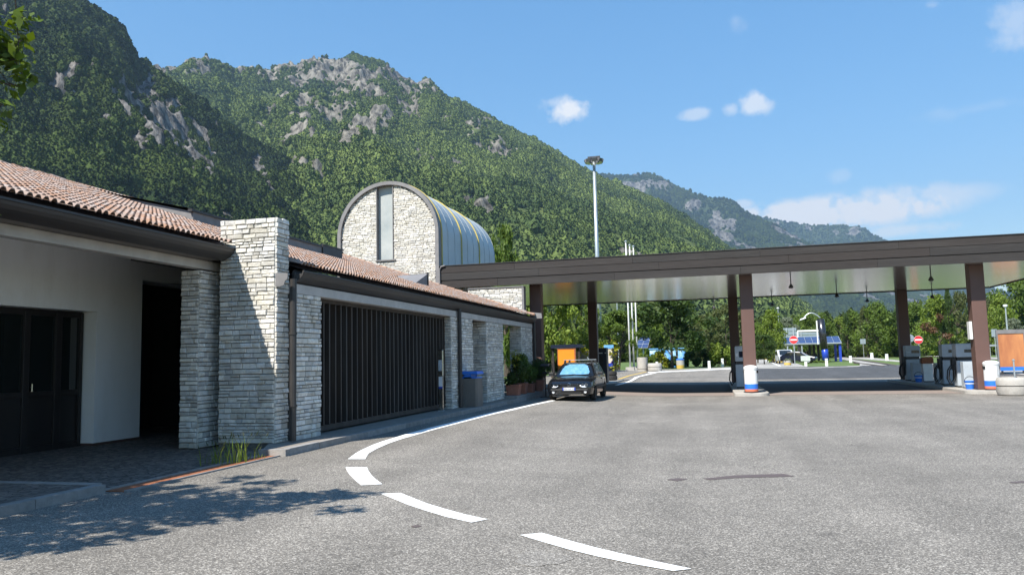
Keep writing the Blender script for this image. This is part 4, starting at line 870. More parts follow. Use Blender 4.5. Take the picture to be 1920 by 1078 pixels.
# ================================================================== PAVEMENT AT THE BUILDING
def cobble_mat():
    m, nt, p = new_mat('small_cobbles'); N = nt.nodes.new; L = nt.links.new; g = N('ShaderNodeNewGeometry')
    v = N('ShaderNodeTexVoronoi'); v.feature = 'DISTANCE_TO_EDGE'; v.inputs['Scale'].default_value = 9.5; v.inputs['Randomness'].default_value = .55; L(g.outputs['Position'], v.inputs['Vector'])
    v2 = N('ShaderNodeTexVoronoi'); v2.inputs['Scale'].default_value = 9.5; v2.inputs['Randomness'].default_value = .55; L(g.outputs['Position'], v2.inputs['Vector'])
    sp = N('ShaderNodeSeparateColor'); L(v2.outputs['Color'], sp.inputs['Color'])
    r = N('ShaderNodeMix'); r.data_type = 'RGBA'; r.inputs['A'].default_value = (.10, .085, .075, 1); r.inputs['B'].default_value = (.21, .18, .155, 1); L(sp.outputs[0], r.inputs['Factor'])
    e = N('ShaderNodeMapRange'); e.inputs['From Max'].default_value = .09; L(v.outputs['Distance'], e.inputs['Value'])
    x = N('ShaderNodeMix'); x.data_type = 'RGBA'; x.inputs['A'].default_value = (.045, .04, .036, 1); L(e.outputs['Result'], x.inputs['Factor']); L(r.outputs['Result'], x.inputs['B']); L(x.outputs['Result'], p.inputs['Base Color'])
    b = N('ShaderNodeBump'); b.inputs['Distance'].default_value = .02; L(e.outputs['Result'], b.inputs['Height']); L(b.outputs['Normal'], p.inputs['Normal']); p.inputs['Roughness'].default_value = .75
    return m
M['cobble'] = cobble_mat()
sheet('entrance_paving', M['cobble'], np.linspace(-14.0, -7.325, 14), np.linspace(8.05, 17.0, 10), .022)
pv = MB(); pv.box(-14.0, -7.32, 1.0, 7.92, .0, .262); pvo = pv.build('pavement', M['cobble'], kind='structure')
def sidewalk():
    outer = [(-6.87, 11.62), (-6.87, 22.0), (-7.0, 33.0)]; inner = [(-7.34, 11.6), (-7.7, 12.3), (-8.5, 12.3), (-8.5, 33.0)]
    top = MB(); ysx = [11.62, 12.4] + list(np.arange(13, 33.1, 1.0)); rows = []
    for y in ysx:
        xo = -6.87 - .13 * float(np.clip((y - 22) / 11, 0, 1)); xi = -7.36 if y < 12 else (-7.75 if y < 12.45 else -8.5); z = float(gz(-7, y)) + .105; rows.append((xo - .13, xi, y, z))
    for xo, xi, y, z in rows: top.v += [(xo, y, z), (xi, y, z)]
    for i in range(len(rows) - 1): top.f.append((2 * i, 2 * i + 2, 2 * i + 3, 2 * i + 1)); top.t.append(0)
    S = top.build('sidewalk', M['sidewalk'], kind='structure')
    k = MB().box(-.065, .065, .004, .996, -.14, .0).mesh('kerb_stone', M['kerb']); 
    for i in range(22):
        y = 11.62 + i * 1.0; z = float(gz(-7, y + .5)) + .11; xo = -6.87 - .13 * float(np.clip((y - 22) / 11, 0, 1))
        o = bpy.data.objects.new('kerb_stone', k); COL.objects.link(o); o.parent = S; o.location = (xo - .065, y, z + srnd.uniform(-.004, .004)); o.rotation_euler = (0, 0, srnd.uniform(-.004, .004))
    e = MB().box(-7.38, -6.872, 11.50, 11.618, .06, .272).build('kerb_stone', M['kerb'], S, local=True)
    st = MB(); st.box(-8.0, -7.03, 27.6, 33.0, float(gz(-7, 30)) + .05, float(gz(-7, 28)) + .21); st.build('step', M['kerb'], S, local=True, bevel=.01)
    return S
M['sidewalk'] = mat('brown_grey_sidewalk_slabs', (.27, .235, .20), (.19, .165, .14), .9, scale=5, bump=.2)
sidewalk()
k2 = MB().box(-.075, .075, .004, .996, -.2, 0).mesh('kerb_stone', M['kerb'])
for i in range(7):
    o = bpy.data.objects.new('kerb_stone', k2); COL.objects.link(o); o.parent = pvo; o.location = (-7.245, .95 + i * 1.0, .27); 
for i in range(5):
    o = bpy.data.objects.new('kerb_stone', k2); COL.objects.link(o); o.parent = pvo; o.location = (-7.33 - i * 1.0, 7.99, .268); o.rotation_euler = (0, 0, rad(90))
D = empty('drain_channel', (-7.28, 9.8, .165), 'rusty steel drain channel along the edge of the cobbles', 'drain')
MB().box(-7.27, -7.01, 8.06, 11.50, .120, .176).build('grate', M['rust'], D); fr = MB(); fr.box(-7.32, -7.275, 8.06, 11.49, .1, .196).box(-7.005, -6.965, 8.06, 11.49, .1, .186); fr.build('edge_frame', M['kerb'], D)
# ================================================================== FUEL CANOPY
CX0, CX1, CY0, CY1, CZ0, CZ1 = -11.93, 14.75, 33.0, 47.3, 4.95, 5.965
K = empty('fuel_canopy', (1.4, 40.0, 0), 'wide flat petrol station canopy with dark timber fascia and reflective ceiling', 'canopy')
MB().box(CX0 + .1, CX1 - .1, CY0 + .12, CY1 - .1, 5.06, 5.90).build('roof_deck', M['dark_metal'], K)
MB().box(CX0, CX1, CY0 - .03, CY0 + .14, CZ1 - .012, CZ1 + .02).box(CX0, CX0 + .12, CY0, CY1, CZ1 - .012, CZ1 + .02).box(CX1 - .12, CX1, CY0, CY1, CZ1 - .012, CZ1 + .02).box(CX0, CX1, CY1 - .12, CY1, CZ1 - .012, CZ1 + .02).build('edge_flashing', M['dark_metal'], K)
rows = [(CZ0, 5.275, .03), (5.305, 5.625, .012), (5.637, CZ1 - .012, .0)]
for i, (a, b, rec) in enumerate(rows):
    x = CX0 + .02; kx = 0; off = [2.7, 4.6, 3.5][i]
    while x < CX1 - .02:
        l = min((off if kx == 0 else 5.2), CX1 - .02 - x)
        MB().box(x + .003, x + l - .003, CY0 + rec, CY0 + rec + .045, a, b).build('fascia_board', M['wood'], K, bevel=.006); x += l; kx += 1
    MB().box(CX1 - .05 - rec, CX1 - .005 - rec, CY0 + .1, CY1 - .1, a, b).build('fascia_board', M['wood'], K, bevel=.006)
    MB().box(CX0 + .005 + rec, CX0 + .05 + rec, CY0 + .1, CY1 - .1, a, b).build('fascia_board', M['wood'], K)
    MB().box(CX0 + .06, CX1 - .06, CY1 - .05 - rec, CY1 - .005 - rec, a, b).build('fascia_board', M['wood'], K)
MB().box(CX0 + .05, CX1 - .05, CY0 + .08, CY0 + .1, CZ0 + .02, 5.9).build('backing', M['black'], K)
MB().tube([(CX0 + .02, CY0 - .05, 5.05), (CX0 + .02, CY0 - .05, 5.80), (CX0 + .10, CY0 - .05, 5.93), (CX0 + .28, CY0 - .05, 5.975)], .035, 8).build('edge_pipe', M['lead'], K)
n = 12; yb = np.linspace(CY0 + .1, CY1 - .05, n + 1)
for k in range(n):
    MB().box(CX0 + .06, CX1 - .06, yb[k] + .006, yb[k + 1] - .006, CZ0 + .045, CZ0 + .06).build('ceiling_panel', M['ceiling'], K)
for (x, y, zb) in ((1.42, 34.38, .07), (10.18, 34.38, .07), (-7.06, 46.7, -.06), (1.15, 46.7, .07), (10.12, 46.7, .07), (-7.78, 34.45, .0)):
    c = MB(); c.box(x - .26, x + .26, y - .27, y + .27, zb, CZ0 + .045); col = c.build('column', M['column'], K, bevel=.02)
    MB().box(x - .30, x + .30, y - .31, y + .31, zb, zb + .02).build('base_plate', M['dark_metal'], col, local=True).location = (0, 0, 0)
MB().box(9.80, 9.90, 34.2, 34.5, 2.05, 2.75).build('notice_box', M['white_paint'], K)
# hanging lamps
HG = 'lamps hanging under the canopy ceiling'
def on_ceiling(px, py): d = ray(px, py); t = (CZ0 + .045 - EYE) / d[2]; return Vector((d[0] * t, d[1] * t, CZ0 + .045))
L0 = empty('hanging_lamp', (0, 0, 0), 'lamp', 'lamp', HG)
MB().tube([(0, 0, 0), (0, 0, -.36)], .022, 8).build('rod', M['dark_metal'], L0, local=True); MB().lathe([(.02, -.33), (.06, -.38), (.10, -.46), (.10, -.50), (.05, -.53)], n=14).build('lamp_shade', M['dark_metal'], L0, local=True)
for i, (px, py, lab) in enumerate([(1338, 563, 'small dark lamp hanging left of the near middle brown column'), (1447, 556, 'small dark lamp hanging just right of the near middle brown column'),
        (1482, 518, 'dark lamp hanging close behind the front fascia, right of the middle column'), (1568, 538, 'dark lamp with round bulb shape midway between the two near columns'),
        (1625, 549, 'dark lamp hanging left of the dark rear column by the right pumps'), (1747, 541, 'dark lamp hanging between the rear column and the right brown column, far one'),
        (1744, 503, 'dark lamp hanging near the fascia left of the right brown column')]):
    put(L0, i == 0, on_ceiling(px, py), rz=i * .7, label=lab)
# ------------------------------------------------------------------ islands
def island(x0, x1, y0, y1, z=.075, name='kerb_island'):
    r = .45; pts = []
    for cx, cy, a0 in ((x1 - r, y0 + r, -90), (x1 - r, y1 - r, 0), (x0 + r, y1 - r, 90), (x0 + r, y0 + r, 180)):
        for k in range(7): a = rad(a0 + k * 15); pts.append((cx + r * math.cos(a), cy + r * math.sin(a)))
    mb = MB(); mb.prism(pts, 'z', -.2, z); o = mb.build(name, M['concrete'], kind='structure', bevel=.025)
island(.72, 2.12, 33.55, 48.2); island(9.35, 11.15, 33.45, 48.2); island(-8.2, -6.35, 45.9, 56.2, .10)

# ------------------------------------------------------------------ waste bins with bands
def bin_():
    r = empty('waste_bin', (0, 0, 0), 'bin', 'bin', 'white waste bins beside the brown columns')
    b = MB(); b.lathe([(.27, .36), (.272, .95), (.285, .96), (.285, 1.0)], n=28); smooth_by_angle(b.build('body', M['white_paint'], r, local=True))
    b = MB(); b.lathe([(.29, 1.0), (.29, 1.04), (.24, 1.09), (.14, 1.125), (.03, 1.135)], n=28); smooth_by_angle(b.build('lid', M['white_paint'], r, local=True))
    smooth_by_angle(MB().lathe([(.268, .15), (.27, .36)], n=28).build('blue_band', M['blue_paint'], r, local=True)); smooth_by_angle(MB().lathe([(.264, .05), (.268, .15)], n=28).build('orange_band', M['salmon'], r, local=True))
    MB().lathe([(.272, 0), (.272, .05)], n=28).build('base', M['pump_dark'], r, local=True)
    for a in (-18, 162):
        m = Matrix.Rotation(rad(a), 3, 'Z'); MB().obox(m @ Vector((-.262, 0, .86)), (.05, .16, .11), m).build('opening', M['black'], r, local=True)
    MB().box(-.002, .002, -.277, -.26, .37, .93).build('door_seam', M['pump_dark'], r, local=True); MB().obox((.06, -.273, .55), (.02, .012, .03)).build('lock', M['steel'], r, local=True)
    return r
b0 = bin_(); put(b0, True, (1.42, 33.82, .076), label='white bin with blue and orange bands in front of the middle brown column'); put(b0, False, (10.33, 33.80, .076), rz=.5, label='white bin with blue and orange bands in front of the right brown column')
# ------------------------------------------------------------------ fuel pumps and things on the islands
PG = 'fuel pumps on the right island'
def pump(label, loc, rz=0, w=.82, h=2.15, name='fuel_pump', grp=PG):
    r = empty(name, loc, label, 'fuel pump', grp, rz); d = .5
    MB().box(-w / 2, w / 2, -d / 2, d / 2, .06, 1.12).build('cabinet', M['pump_grey'], r, local=True, bevel=.015); MB().box(-w / 2 + .02, w / 2 - .02, -d / 2 + .02, d / 2 - .02, 0, .06).build('plinth', M['pump_dark'], r, local=True)
    MB().box(-w / 2 + .05, w / 2 - .05, -d / 2 + .06, d / 2 - .06, 1.12, 1.26).build('waist', M['pump_dark'], r, local=True)
    hd = MB().box(-w / 2, w / 2, -d / 2, d / 2, 1.26, h).build('head', M['pump_grey'], r, local=True, bevel=.02); MB().box(-w / 2 + .03, w / 2 - .03, -d / 2 + .03, d / 2 - .03, h, h + .03).build('top_plate', M['pump_grey'], hd, local=True)
    for s in (-1, 1):
        MB().box(-w * .1, w * .42, s * (d / 2 + .003) - .006, s * (d / 2 + .003) + .006, 1.45, h - .22).build('display', M['display'], hd, local=True)
        MB().box(-w * .42, -w * .2, s * (d / 2 + .003) - .006, s * (d / 2 + .003) + .006, 1.5, h - .3).build('price_panel', M['paper'], hd, local=True)
        MB().box(-w * .36, w * .36, s * (d / 2 + .003) - .004, s * (d / 2 + .003) + .004, .2, 1.0).build('service_door', M['pump_grey'], r, local=True)
    for k, yy in enumerate((-.12, .12)):
        nz = MB(); nz.box(-w / 2 - .12, -w / 2, yy - .045, yy + .045, .95, 1.22).box(-w / 2 - .1, -w / 2 - .04, yy - .03, yy + .03, .72, .95); n_ = nz.build('nozzle', M['pump_dark'], r, local=True)
        P = [(-w / 2 - .08, yy, .98), (-w / 2 - .26, yy - .02, .72), (-w / 2 - .30, yy, .38), (-w / 2 - .2, yy + .02, .14), (-w / 2 - .05, yy, .32), (-w / 2 - .03, yy, 1.0), (-w / 2 + .02, yy, 1.3)]
        MB().tube(P, .028, 8).build('hose', M['rubber'], n_, local=True)
    return r
pump('grey fuel pump with black hose standing nearest to the right brown column', (at_depth(1811, 700, 36.6).x, 36.6, .076), rz=.05, w=.80, h=1.80)
pump('dull grey fuel pump directly behind the pump by the right brown column', (at_depth(1781, 700, 38.9).x, 38.9, .076), rz=.03, w=.66, h=1.80)
pump('grey fuel pump standing beside the dark rear column', (at_depth(1711, 680, 45.4).x, 45.4, .076), w=.72, h=1.82)
pump('dark fuel pump seen edge on behind the middle brown column', (1.16, 38.6, .076), w=.45, h=1.95, grp=None)
def cabinet(label, loc, w, d, h, name='service_cabinet', top=None):
    r = empty(name, loc, label, 'cabinet'); MB().box(-w / 2, w / 2, -d / 2, d / 2, .04, h).build('body', M['pump_grey'], r, local=True, bevel=.012); MB().box(-w / 2 + .02, w / 2 - .02, -d / 2 + .02, d / 2 - .02, 0, .04).build('plinth', M['pump_dark'], r, local=True)
    MB().box(-w / 2 + .03, w / 2 - .03, -d / 2 - .012, -d / 2 + .002, .12, h - .08).build('door', M['white_paint'] if top else M['pump_grey'], r, local=True); MB().box(w / 2 - .1, w / 2 - .06, -d / 2 - .02, -d / 2 - .01, h * .5, h * .58).build('handle', M['pump_dark'], r, local=True)
    return r
cabinet('pale grey cabinet touching the nearest fuel pump by the right column', (at_depth(1817, 700, 35.7).x, 35.7, .076), .50, .4, 1.08)
cabinet('low grey cabinet with dark top ledge left of the right fuel pumps', (at_depth(1764, 700, 40.6).x, 40.6, .076), .48, .5, .98)
cabinet('pale cabinet standing in front of the rear column fuel pump', (at_depth(1721, 690, 44.3).x, 44.3, .076), .60, .45, .95)
s_ = empty('squeegee_station', (at_depth(1738, 690, 43.2).x, 43.2, .076), 'slim white service post with rounded red and dark blue cap between pumps', 'service post')
MB().box(-.22, .22, -.2, .2, .0, .92).build('body', M['white_paint'], s_, local=True, bevel=.015); MB().prism([(-.27, .92), (.27, .92), (.27, 1.16), (.2, 1.24), (-.2, 1.24), (-.27, 1.16)], 'y', -.24, .0).build('cap', M['rust'], s_, local=True); MB().prism([(-.268, .92), (.268, .92), (.268, 1.16), (.2, 1.235), (-.2, 1.235), (-.268, 1.16)], 'y', .001, .24).build('cap_rear', M['navy'], s_, local=True)
MB().box(-.225, .225, -.203, -.195, .0, .05).build('foot', M['pump_dark'], s_, local=True)
def bucket(label, loc):
    r = empty('water_bucket', loc, label, 'bucket', 'blue buckets on the right island'); b = MB(); b.lathe([(.14, 0), (.19, .3), (.205, .3), (.205, .33), (.17, .33), (.13, .04)], n=18); b.build('tub', M['blue_paint'], r, local=True, smooth=False)
    MB().tube([(-.2 * math.cos(math.pi * k / 10), -.05, .30 + .2 * math.sin(math.pi * k / 10)) for k in range(11)], .012, 6).build('handle', M['pump_dark'], r, local=True); MB().lathe([(.176, .2), (.186, .215), (.186, .235), (.18, .24)], n=18).build('rim_band', M['paper'], r, local=True)
bucket('blue bucket with white ring at the foot of the right brown column', (at_depth(1818, 716, 34.7).x, 34.7, .076)); bucket('dark blue bucket in the shade before the rear column cabinet', (at_depth(1722, 704, 43.2).x, 43.2, .076))
# round planters, post
def planter(label, loc, r_=.54, h=.66):
    p = empty('round_planter', loc, label, 'planter', 'round concrete planters')
    b = MB(); b.lathe([(r_ * .80, 0), (r_ * .93, .05 * h), (r_, .22 * h), (r_, .5 * h)], n=32); smooth_by_angle(b.build('lower_bowl', M['concrete'], p, local=True)); b = MB(); b.lathe([(r_ * .95, .5 * h), (r_ * .95, .56 * h)], n=32); b.build('groove', M['concrete_dark'], p, local=True)
    b = MB(); b.lathe([(r_, .56 * h), (r_ * 1.0, .80 * h), (r_ * .95, .93 * h), (r_ * .86, h), (r_ * .74, h), (r_ * .72, .9 * h), (.02, .88 * h)], n=32); smooth_by_angle(b.build('upper_bowl', M['concrete'], p, local=True)); MB().lathe([(.01, .885 * h), (r_ * .7, .9 * h), (.01, .93 * h)], n=16).build('soil', M['soil'], p, local=True)
    return p
planter('large round pale concrete planter with dark groove by the right brown column', (10.55, 32.35, float(gz(10.5, 32.3)))); P1 = ground_at(1228, 696); planter('small round concrete planter beyond the canopy near the flagpoles', (P1.x, P1.y, P1.z), .62, .72)
pp = empty('short_post', (10.62, 32.30, .5), 'thin grey post standing in the large round planter', 'post'); MB().tube([(0, 0, 0), (0, 0, .72)], .03, 8).build('tube', M['galv'], pp, local=True); MB().lathe([(.05, .70), (.05, .74), (.02, .76)], n=10).build('cap', M['galv'], pp, local=True)
P2 = ground_at(1205, 696); c_ = empty('concrete_drum', P2, 'plain pale concrete drum planter at the foot of the flagpoles', 'planter'); b = MB(); b.lathe([(.46, 0), (.47, 1.25), (.42, 1.25), (.40, 1.15), (.02, 1.14)], n=24); smooth_by_angle(b.build('drum', M['concrete'], c_, local=True)); MB().lathe([(.475, .2), (.48, .22), (.475, .24)], n=24).build('ring', M['concrete_dark'], c_, local=True)
# faded orange board behind right column
q0 = at_depth(1873, 695, 57.0); q1 = at_depth(1919.5, 617, 57.0); F = empty('display_board', ((q0.x + q1.x) / 2, 57.0, 0), 'tall framed board with sun faded orange print and blue foot strip', 'board')
x0, x1, z0, z1 = q0.x, q1.x, q0.z, q1.z
MB().box(x0 + .07, x1 - .07, 56.99, 57.02, z0 + .24, z1 - .26).build('poster', M['copper_panel'], F); fr = MB(); fr.box(x0, x0 + .07, 56.93, 57.1, z0, z1).box(x1 - .07, x1, 56.93, 57.1, z0, z1).box(x0 + .07, x1 - .07, 56.95, 57.1, z1 - .26, z1).box(x0 + .07, x1 - .07, 57.03, 57.09, z0, z1 - .26); fr.build('frame', M['lead'], F)
MB().box(x0 + .07, x1 - .07, 56.945, 57.02, z0, z0 + .235).build('foot_strip', M['blue_paint'], F)
for xx in (x0 + .2, x1 - .2): MB().box(xx - .05, xx + .05, 56.96, 57.06, -.1, z0).build('leg', M['dark_metal'], F)
# ================================================================== BLACK CAR
def loft(mb, secs, closed_ends=True):
    n = len(secs[0]); base = len(mb.v)
    for s in secs: mb.v += [tuple(p) for p in s]
    for i in range(len(secs) - 1):
        for k in range(n - 1): mb.f.append((base + i * n + k, base + i * n + k + 1, base + (i + 1) * n + k + 1, base + (i + 1) * n + k)); mb.t.append(0)
    if closed_ends:
        mb.f.append(tuple(base + k for k in range(n))[::-1]); mb.f.append(tuple(base + (len(secs) - 1) * n + k for k in range(n))); mb.t += [0, 0]
def wheel(parent, x, y, s):
    t = MB(); prof = [(.19, -.095), (.275, -.095), (.295, -.07), (.298, 0), (.295, .07), (.275, .095), (.19, .095)]
    for k in range(28):
        a = 2 * math.pi * k / 28
        for r, o in prof: t.v.append((x + o, y + r * math.cos(a), .298 + r * math.sin(a)))
    m = len(prof)
    for k in range(28):
        for i in range(m - 1): t.f.append((k * m + i, k * m + i + 1, ((k + 1) % 28) * m + i + 1, ((k + 1) % 28) * m + i)); t.t.append(0)
    w = t.build('wheel', M['rubber'], parent, local=True, smooth=True)
    rm = MB(); xo = x + s * .075
    for k in range(28):
        a = 2 * math.pi * k / 28
        for r, o in ((.19, 0), (.175, -.02 * s), (.05, -.02 * s), (.04, .015 * s)): rm.v.append((xo + o, y + r * math.cos(a), .298 + r * math.sin(a)))
    for k in range(28):
        for i in range(3):
            if i == 1 and k % 4 == 0: continue
            rm.f.append((k * 4 + i, k * 4 + i + 1, ((k + 1) % 28) * 4 + i + 1, ((k + 1) % 28) * 4 + i)); rm.t.append(0)
    rm.build('rim', M['galv'], w, local=True)
def hatchback(loc, rz=0):
    r = empty('parked_car', loc, 'black hatchback with roof bars and a blue foil sunshade parked by the building', 'car', None, rz)
    S = [  # y, then (x, z) from the sill over the side to the centre line
        (0.00, [(.50, .26), (.64, .30), (.71, .42), (.715, .52), (.66, .60), (.50, .63), (.0, .645)]),
        (0.06, [(.62, .20), (.76, .27), (.81, .42), (.815, .54), (.77, .64), (.60, .69), (.0, .705)]),
        (0.22, [(.68, .18), (.82, .26), (.855, .42), (.86, .56), (.82, .69), (.66, .745), (.0, .765)]),
        (0.60, [(.70, .18), (.84, .26), (.867, .42), (.87, .60), (.845, .76), (.70, .825), (.0, .855)]),
        (1.00, [(.70, .18), (.84, .26), (.867, .42), (.872, .62), (.855, .82), (.74, .885), (.0, .92)]),
        (1.22, [(.70, .18), (.84, .26), (.867, .42), (.872, .64), (.857, .86), (.78, .915), (.0, .94)]),
        (2.60, [(.70, .18), (.84, .26), (.867, .42), (.872, .66), (.857, .89), (.79, .93), (.0, .95)]),
        (3.60, [(.70, .18), (.84, .26), (.867, .42), (.868, .66), (.845, .91), (.77, .95), (.0, .97)]),
        (4.02, [(.66, .20), (.80, .28), (.83, .42), (.825, .66), (.79, .91), (.72, .95), (.0, .97)]),
        (4.15, [(.55, .26), (.68, .32), (.74, .45), (.74, .66), (.70, .88), (.62, .91), (.0, .92)])]
    b = MB(); secs = []
    for y, h in S: secs.append([(x, y, z) for x, z in h] + [(-x, y, z) for x, z in h[-2::-1]])
    loft(b, secs); body = b.build('body', M['carpaint'], r, local=True, smooth=True); smooth_by_angle(body, 38)
    G = [(.91, 1.16, 4.06, .800), (1.05, 1.36, 3.99, .745), (1.22, 1.60, 3.90, .672), (1.345, 1.80, 3.80, .605), (1.405, 1.98, 3.68, .545), (1.43, 2.25, 3.5, .44)]
    g = MB(); secs = []
    for z, y0, y1, w in G:
        rr = .10; secs.append([(-w + rr, y0, z), (w - rr, y0, z), (w - rr * .3, y0 + rr * .5, z), (w, y0 + rr * 1.4, z), (w + .01, (y0 + y1) / 2, z), (w, y1 - rr * 1.4, z), (w - rr * .3, y1 - rr * .5, z), (w - rr, y1, z), (-w + rr, y1, z), (-w + rr * .3, y1 - rr * .5, z), (-w, y1 - rr * 1.4, z), (-w - .01, (y0 + y1) / 2, z), (-w, y0 + rr * 1.4, z), (-w + rr * .3, y0 + rr * .5, z), (-w + rr, y0, z)])
    loft(g, secs); rf = g.build('roof', M['carpaint'], r, local=True, smooth=True); smooth_by_angle(rf, 50)
    def pane(name, m, pts, parent=r): return MB().add(pts, [tuple(range(len(pts)))]).build(name, m, parent, local=True)
    def yf(z): return np.interp(z, [q[0] for q in G], [q[1] for q in G])
    def wf(z): return np.interp(z, [q[0] for q in G], [q[3] for q in G])
    zz = np.linspace(.945, 1.365, 6); ws = MB(); sh = MB()
    for z in zz:
        for k in range(9):
            u = -1 + k / 4; x = u * (wf(z) - .075); ws.v.append((x, yf(z) - .012 + .03 * abs(u) ** 3, z))
    for z in zz[:]:
        for k in range(13):
            u = -1 + k / 6; x = u * (wf(z) - .105); zq = .965 + (z - .945) * .93; sh.v.append((x, yf(zq) - .018 + .03 * abs(u) ** 3 + srnd.uniform(-.004, .004), zq))
    for i in range(5):
        for k in range(8): ws.f.append((i * 9 + k, i * 9 + k + 1, (i + 1) * 9 + k + 1, (i + 1) * 9 + k)); ws.t.append(0)
        for k in range(12): sh.f.append((i * 13 + k, i * 13 + k + 1, (i + 1) * 13 + k + 1, (i + 1) * 13 + k)); sh.t.append(0)
    w = ws.build('windscreen', M['glass'], r, local=True, smooth=True); sh.build('sunshade', M['shade_foil'], w, local=True, smooth=False)
    for s in (-1, 1):
        def sw(y0, y1, za=.965, zb=1.33, i0=0.0, i1=0.0): 
            pane('side_window', M['glass'], [(s * (wf(za) + .016), y0, za), (s * (wf(za) + .016), y1, za), (s * (wf(zb) + .014), y1 + i1, zb), (s * (wf(zb) + .014), y0 + i0, zb)][::s])
        sw(1.62, 2.62, i0=.40, i1=-.02); sw(2.72, 3.42, i0=.0, i1=-.05); sw(3.50, 3.78, i0=-.05, i1=-.12)
        for y in (2.66, 3.46): MB().box(s * .871 - .003, s * .871 + .003, y - .004, y + .004, .3, .90).build('door_seam', M['carplastic'], r, local=True)
        MB().box(s * .868 - .012, s * .868 + .012, .95, 3.75, .46, .52).build('side_strip', M['carplastic'], r, local=True)
        MB().box(s * .875 - .012, s * .875 + .012, 2.42, 2.6, .76, .80).build('door_handle', M['carplastic'], r, local=True)
        mi = MB(); mi.obox((s * .97, 1.50, .985), (.19, .09, .13)).obox((s * .87, 1.52, .95), (.06, .06, .05)); mi.build('wing_mirror', M['carplastic'], r, local=True, bevel=.02)
        hl = MB()
        for k in range(20):
            a = 2 * math.pi * k / 20; x = s * .565 + .19 * math.cos(a) * (1 + .15 * s * math.cos(a)); z = .60 + .088 * math.sin(a); d = .045 + .35 * max(0, abs(x) - .50) ** 1.4; hl.v.append((x, d - .035 + (z - .6) * .5, z))
        hl.v.append((s * .57, -.006, .595)); hl.f = [(k, (k + 1) % 20, 20) for k in range(20)]; hl.t = [0] * 20; h_ = hl.build('headlight', M['headlamp'], r, local=True, smooth=True)
        for dx, rr in ((-.07, .066), (.075, .060)):
            q = MB(); q.tube([(s * .575 + s * dx, -.016, .597), (s * .575 + s * dx, .02, .597)], rr, 16); q.build('reflector', M['chrome'], h_, local=True)
        q = MB(); q.tube([(s * .60, -.004, .345), (s * .60, .03, .345)], .05, 14); q.build('fog_lamp', M['headlamp'], r, local=True)
        for y in (.82, 3.35):
            ar = MB()
            for k in range(15):
                a = math.pi * k / 14; ar.v += [(s * .875, y + .345 * math.cos(a), .30 + .345 * math.sin(a)), (s * .868, y + .30 * math.cos(a), .30 + .30 * math.sin(a)), (s * .76, y + .31 * math.cos(a), .30 + .31 * math.sin(a))]
            for k in range(14):
                for i in range(2): ar.f.append((k * 3 + i, k * 3 + i + 1, k * 3 + 4 + i, k * 3 + 3 + i)); ar.t.append(0)
            ar.build('wheel_arch', M['carplastic'], r, local=True); wheel(r, s * .775, y, s)
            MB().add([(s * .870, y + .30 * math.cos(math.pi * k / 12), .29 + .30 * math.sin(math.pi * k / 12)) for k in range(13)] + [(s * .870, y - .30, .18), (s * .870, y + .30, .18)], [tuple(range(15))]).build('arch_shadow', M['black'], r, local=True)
    MB().box(-.34, .34, -.012, .02, .565, .635).build('radiator_grille', M['carplastic'], r, local=True); gb = MB(); gb.box(-.34, .34, -.022, -.010, .572, .580).box(-.34, .34, -.022, -.010, .598, .606).box(-.34, .34, -.022, -.010, .622, .630); gb.build('grille_bar', M['chrome'], r, local=True)
    MB().box(-.70, .70, -.03, .05, .385, .455).build('bumper_strip', M['carplastic'], r, local=True, bevel=.015); MB().box(-.45, .45, -.012, .05, .255, .345).build('air_intake', M['black'], r, local=True); MB().box(-.62, .62, -.02, .10, .185, .225).build('spoiler_lip', M['carplastic'], r, local=True)
    # round badge: ring with a V over a W
    bd = MB()
    for k in range(24):
        a = 2 * math.pi * k / 24
        for rr, o in ((.060, -.026), (.050, -.030)): bd.v.append((rr * math.cos(a), o, .618 + rr * math.sin(a)))
    bd.f = [(2 * k, 2 * k + 1, (2 * k + 3) % 48, (2 * k + 2) % 48) for k in range(24)]; bd.t = [0] * 24
    for a, c in (((-.026, .661), (0, .622)), ((.026, .661), (0, .622)), ((-.044, .640), (-.022, .574)), ((-.022, .574), (0, .612)), ((0, .612), (.022, .574)), ((.022, .574), (.044, .640))): bd.beam((a[0], -.029, a[1]), (c[0], -.029, c[1]), .006, .010)
    bd.build('badge', M['chrome'], r, local=True)
    pl = MB().box(-.24, .24, -.045, -.03, .405, .512).build('number_plate', M['plate'], r, local=True)
    for s in (-1, 1): MB().box(s * .22 - .021, s * .22 + .021, -.0475, -.045, .407, .510).build('blue_end', M['deep_blue'], pl, local=True)
    gl = MB()     # seven unreadable dark glyphs, as far as the photograph resolves them
    for k in range(7): x = -.165 + k * .052 + (.012 if k > 1 else 0) + (.012 if k > 4 else 0); gl.box(x, x + .008, -.0475, -.045, .43, .488).box(x + .022, x + .03, -.0475, -.045, .43, .488 - .02 * (k % 2)).box(x + .008, x + .022, -.0475, -.045, .45 + .01 * (k % 3), .459 + .01 * (k % 3))
    gl.build('plate_glyphs', M['pump_dark'], pl, local=True)
    for y in (2.2, 3.15):
        rb = MB(); rb.box(-.58, .58, y - .03, y + .03, 1.505, 1.53); b_ = rb.build('roof_bar', M['galv'], r, local=True)
        for s in (-1, 1): MB().prism([(s * .50, 1.40), (s * .59, 1.33), (s * .60, 1.36), (s * .56, 1.51), (s * .49, 1.51)][::s], 'y', y - .035, y + .035).build('foot', M['carplastic'], b_, local=True)
    MB().tube([(.42, 2.2, 1.53), (.36, 2.2, 1.62)], .02, 6).build('clamp', M['galv'], r, local=True)
    for s in (-.35, .25): MB().beam((s, 1.17, .945), (s + .42, 1.26, .985), .02, .012).build('wiper', M['carplastic'], r, local=True)
    return r
hatchback((-5.27, 28.45, float(gz(-5.3, 30))), 0.0)

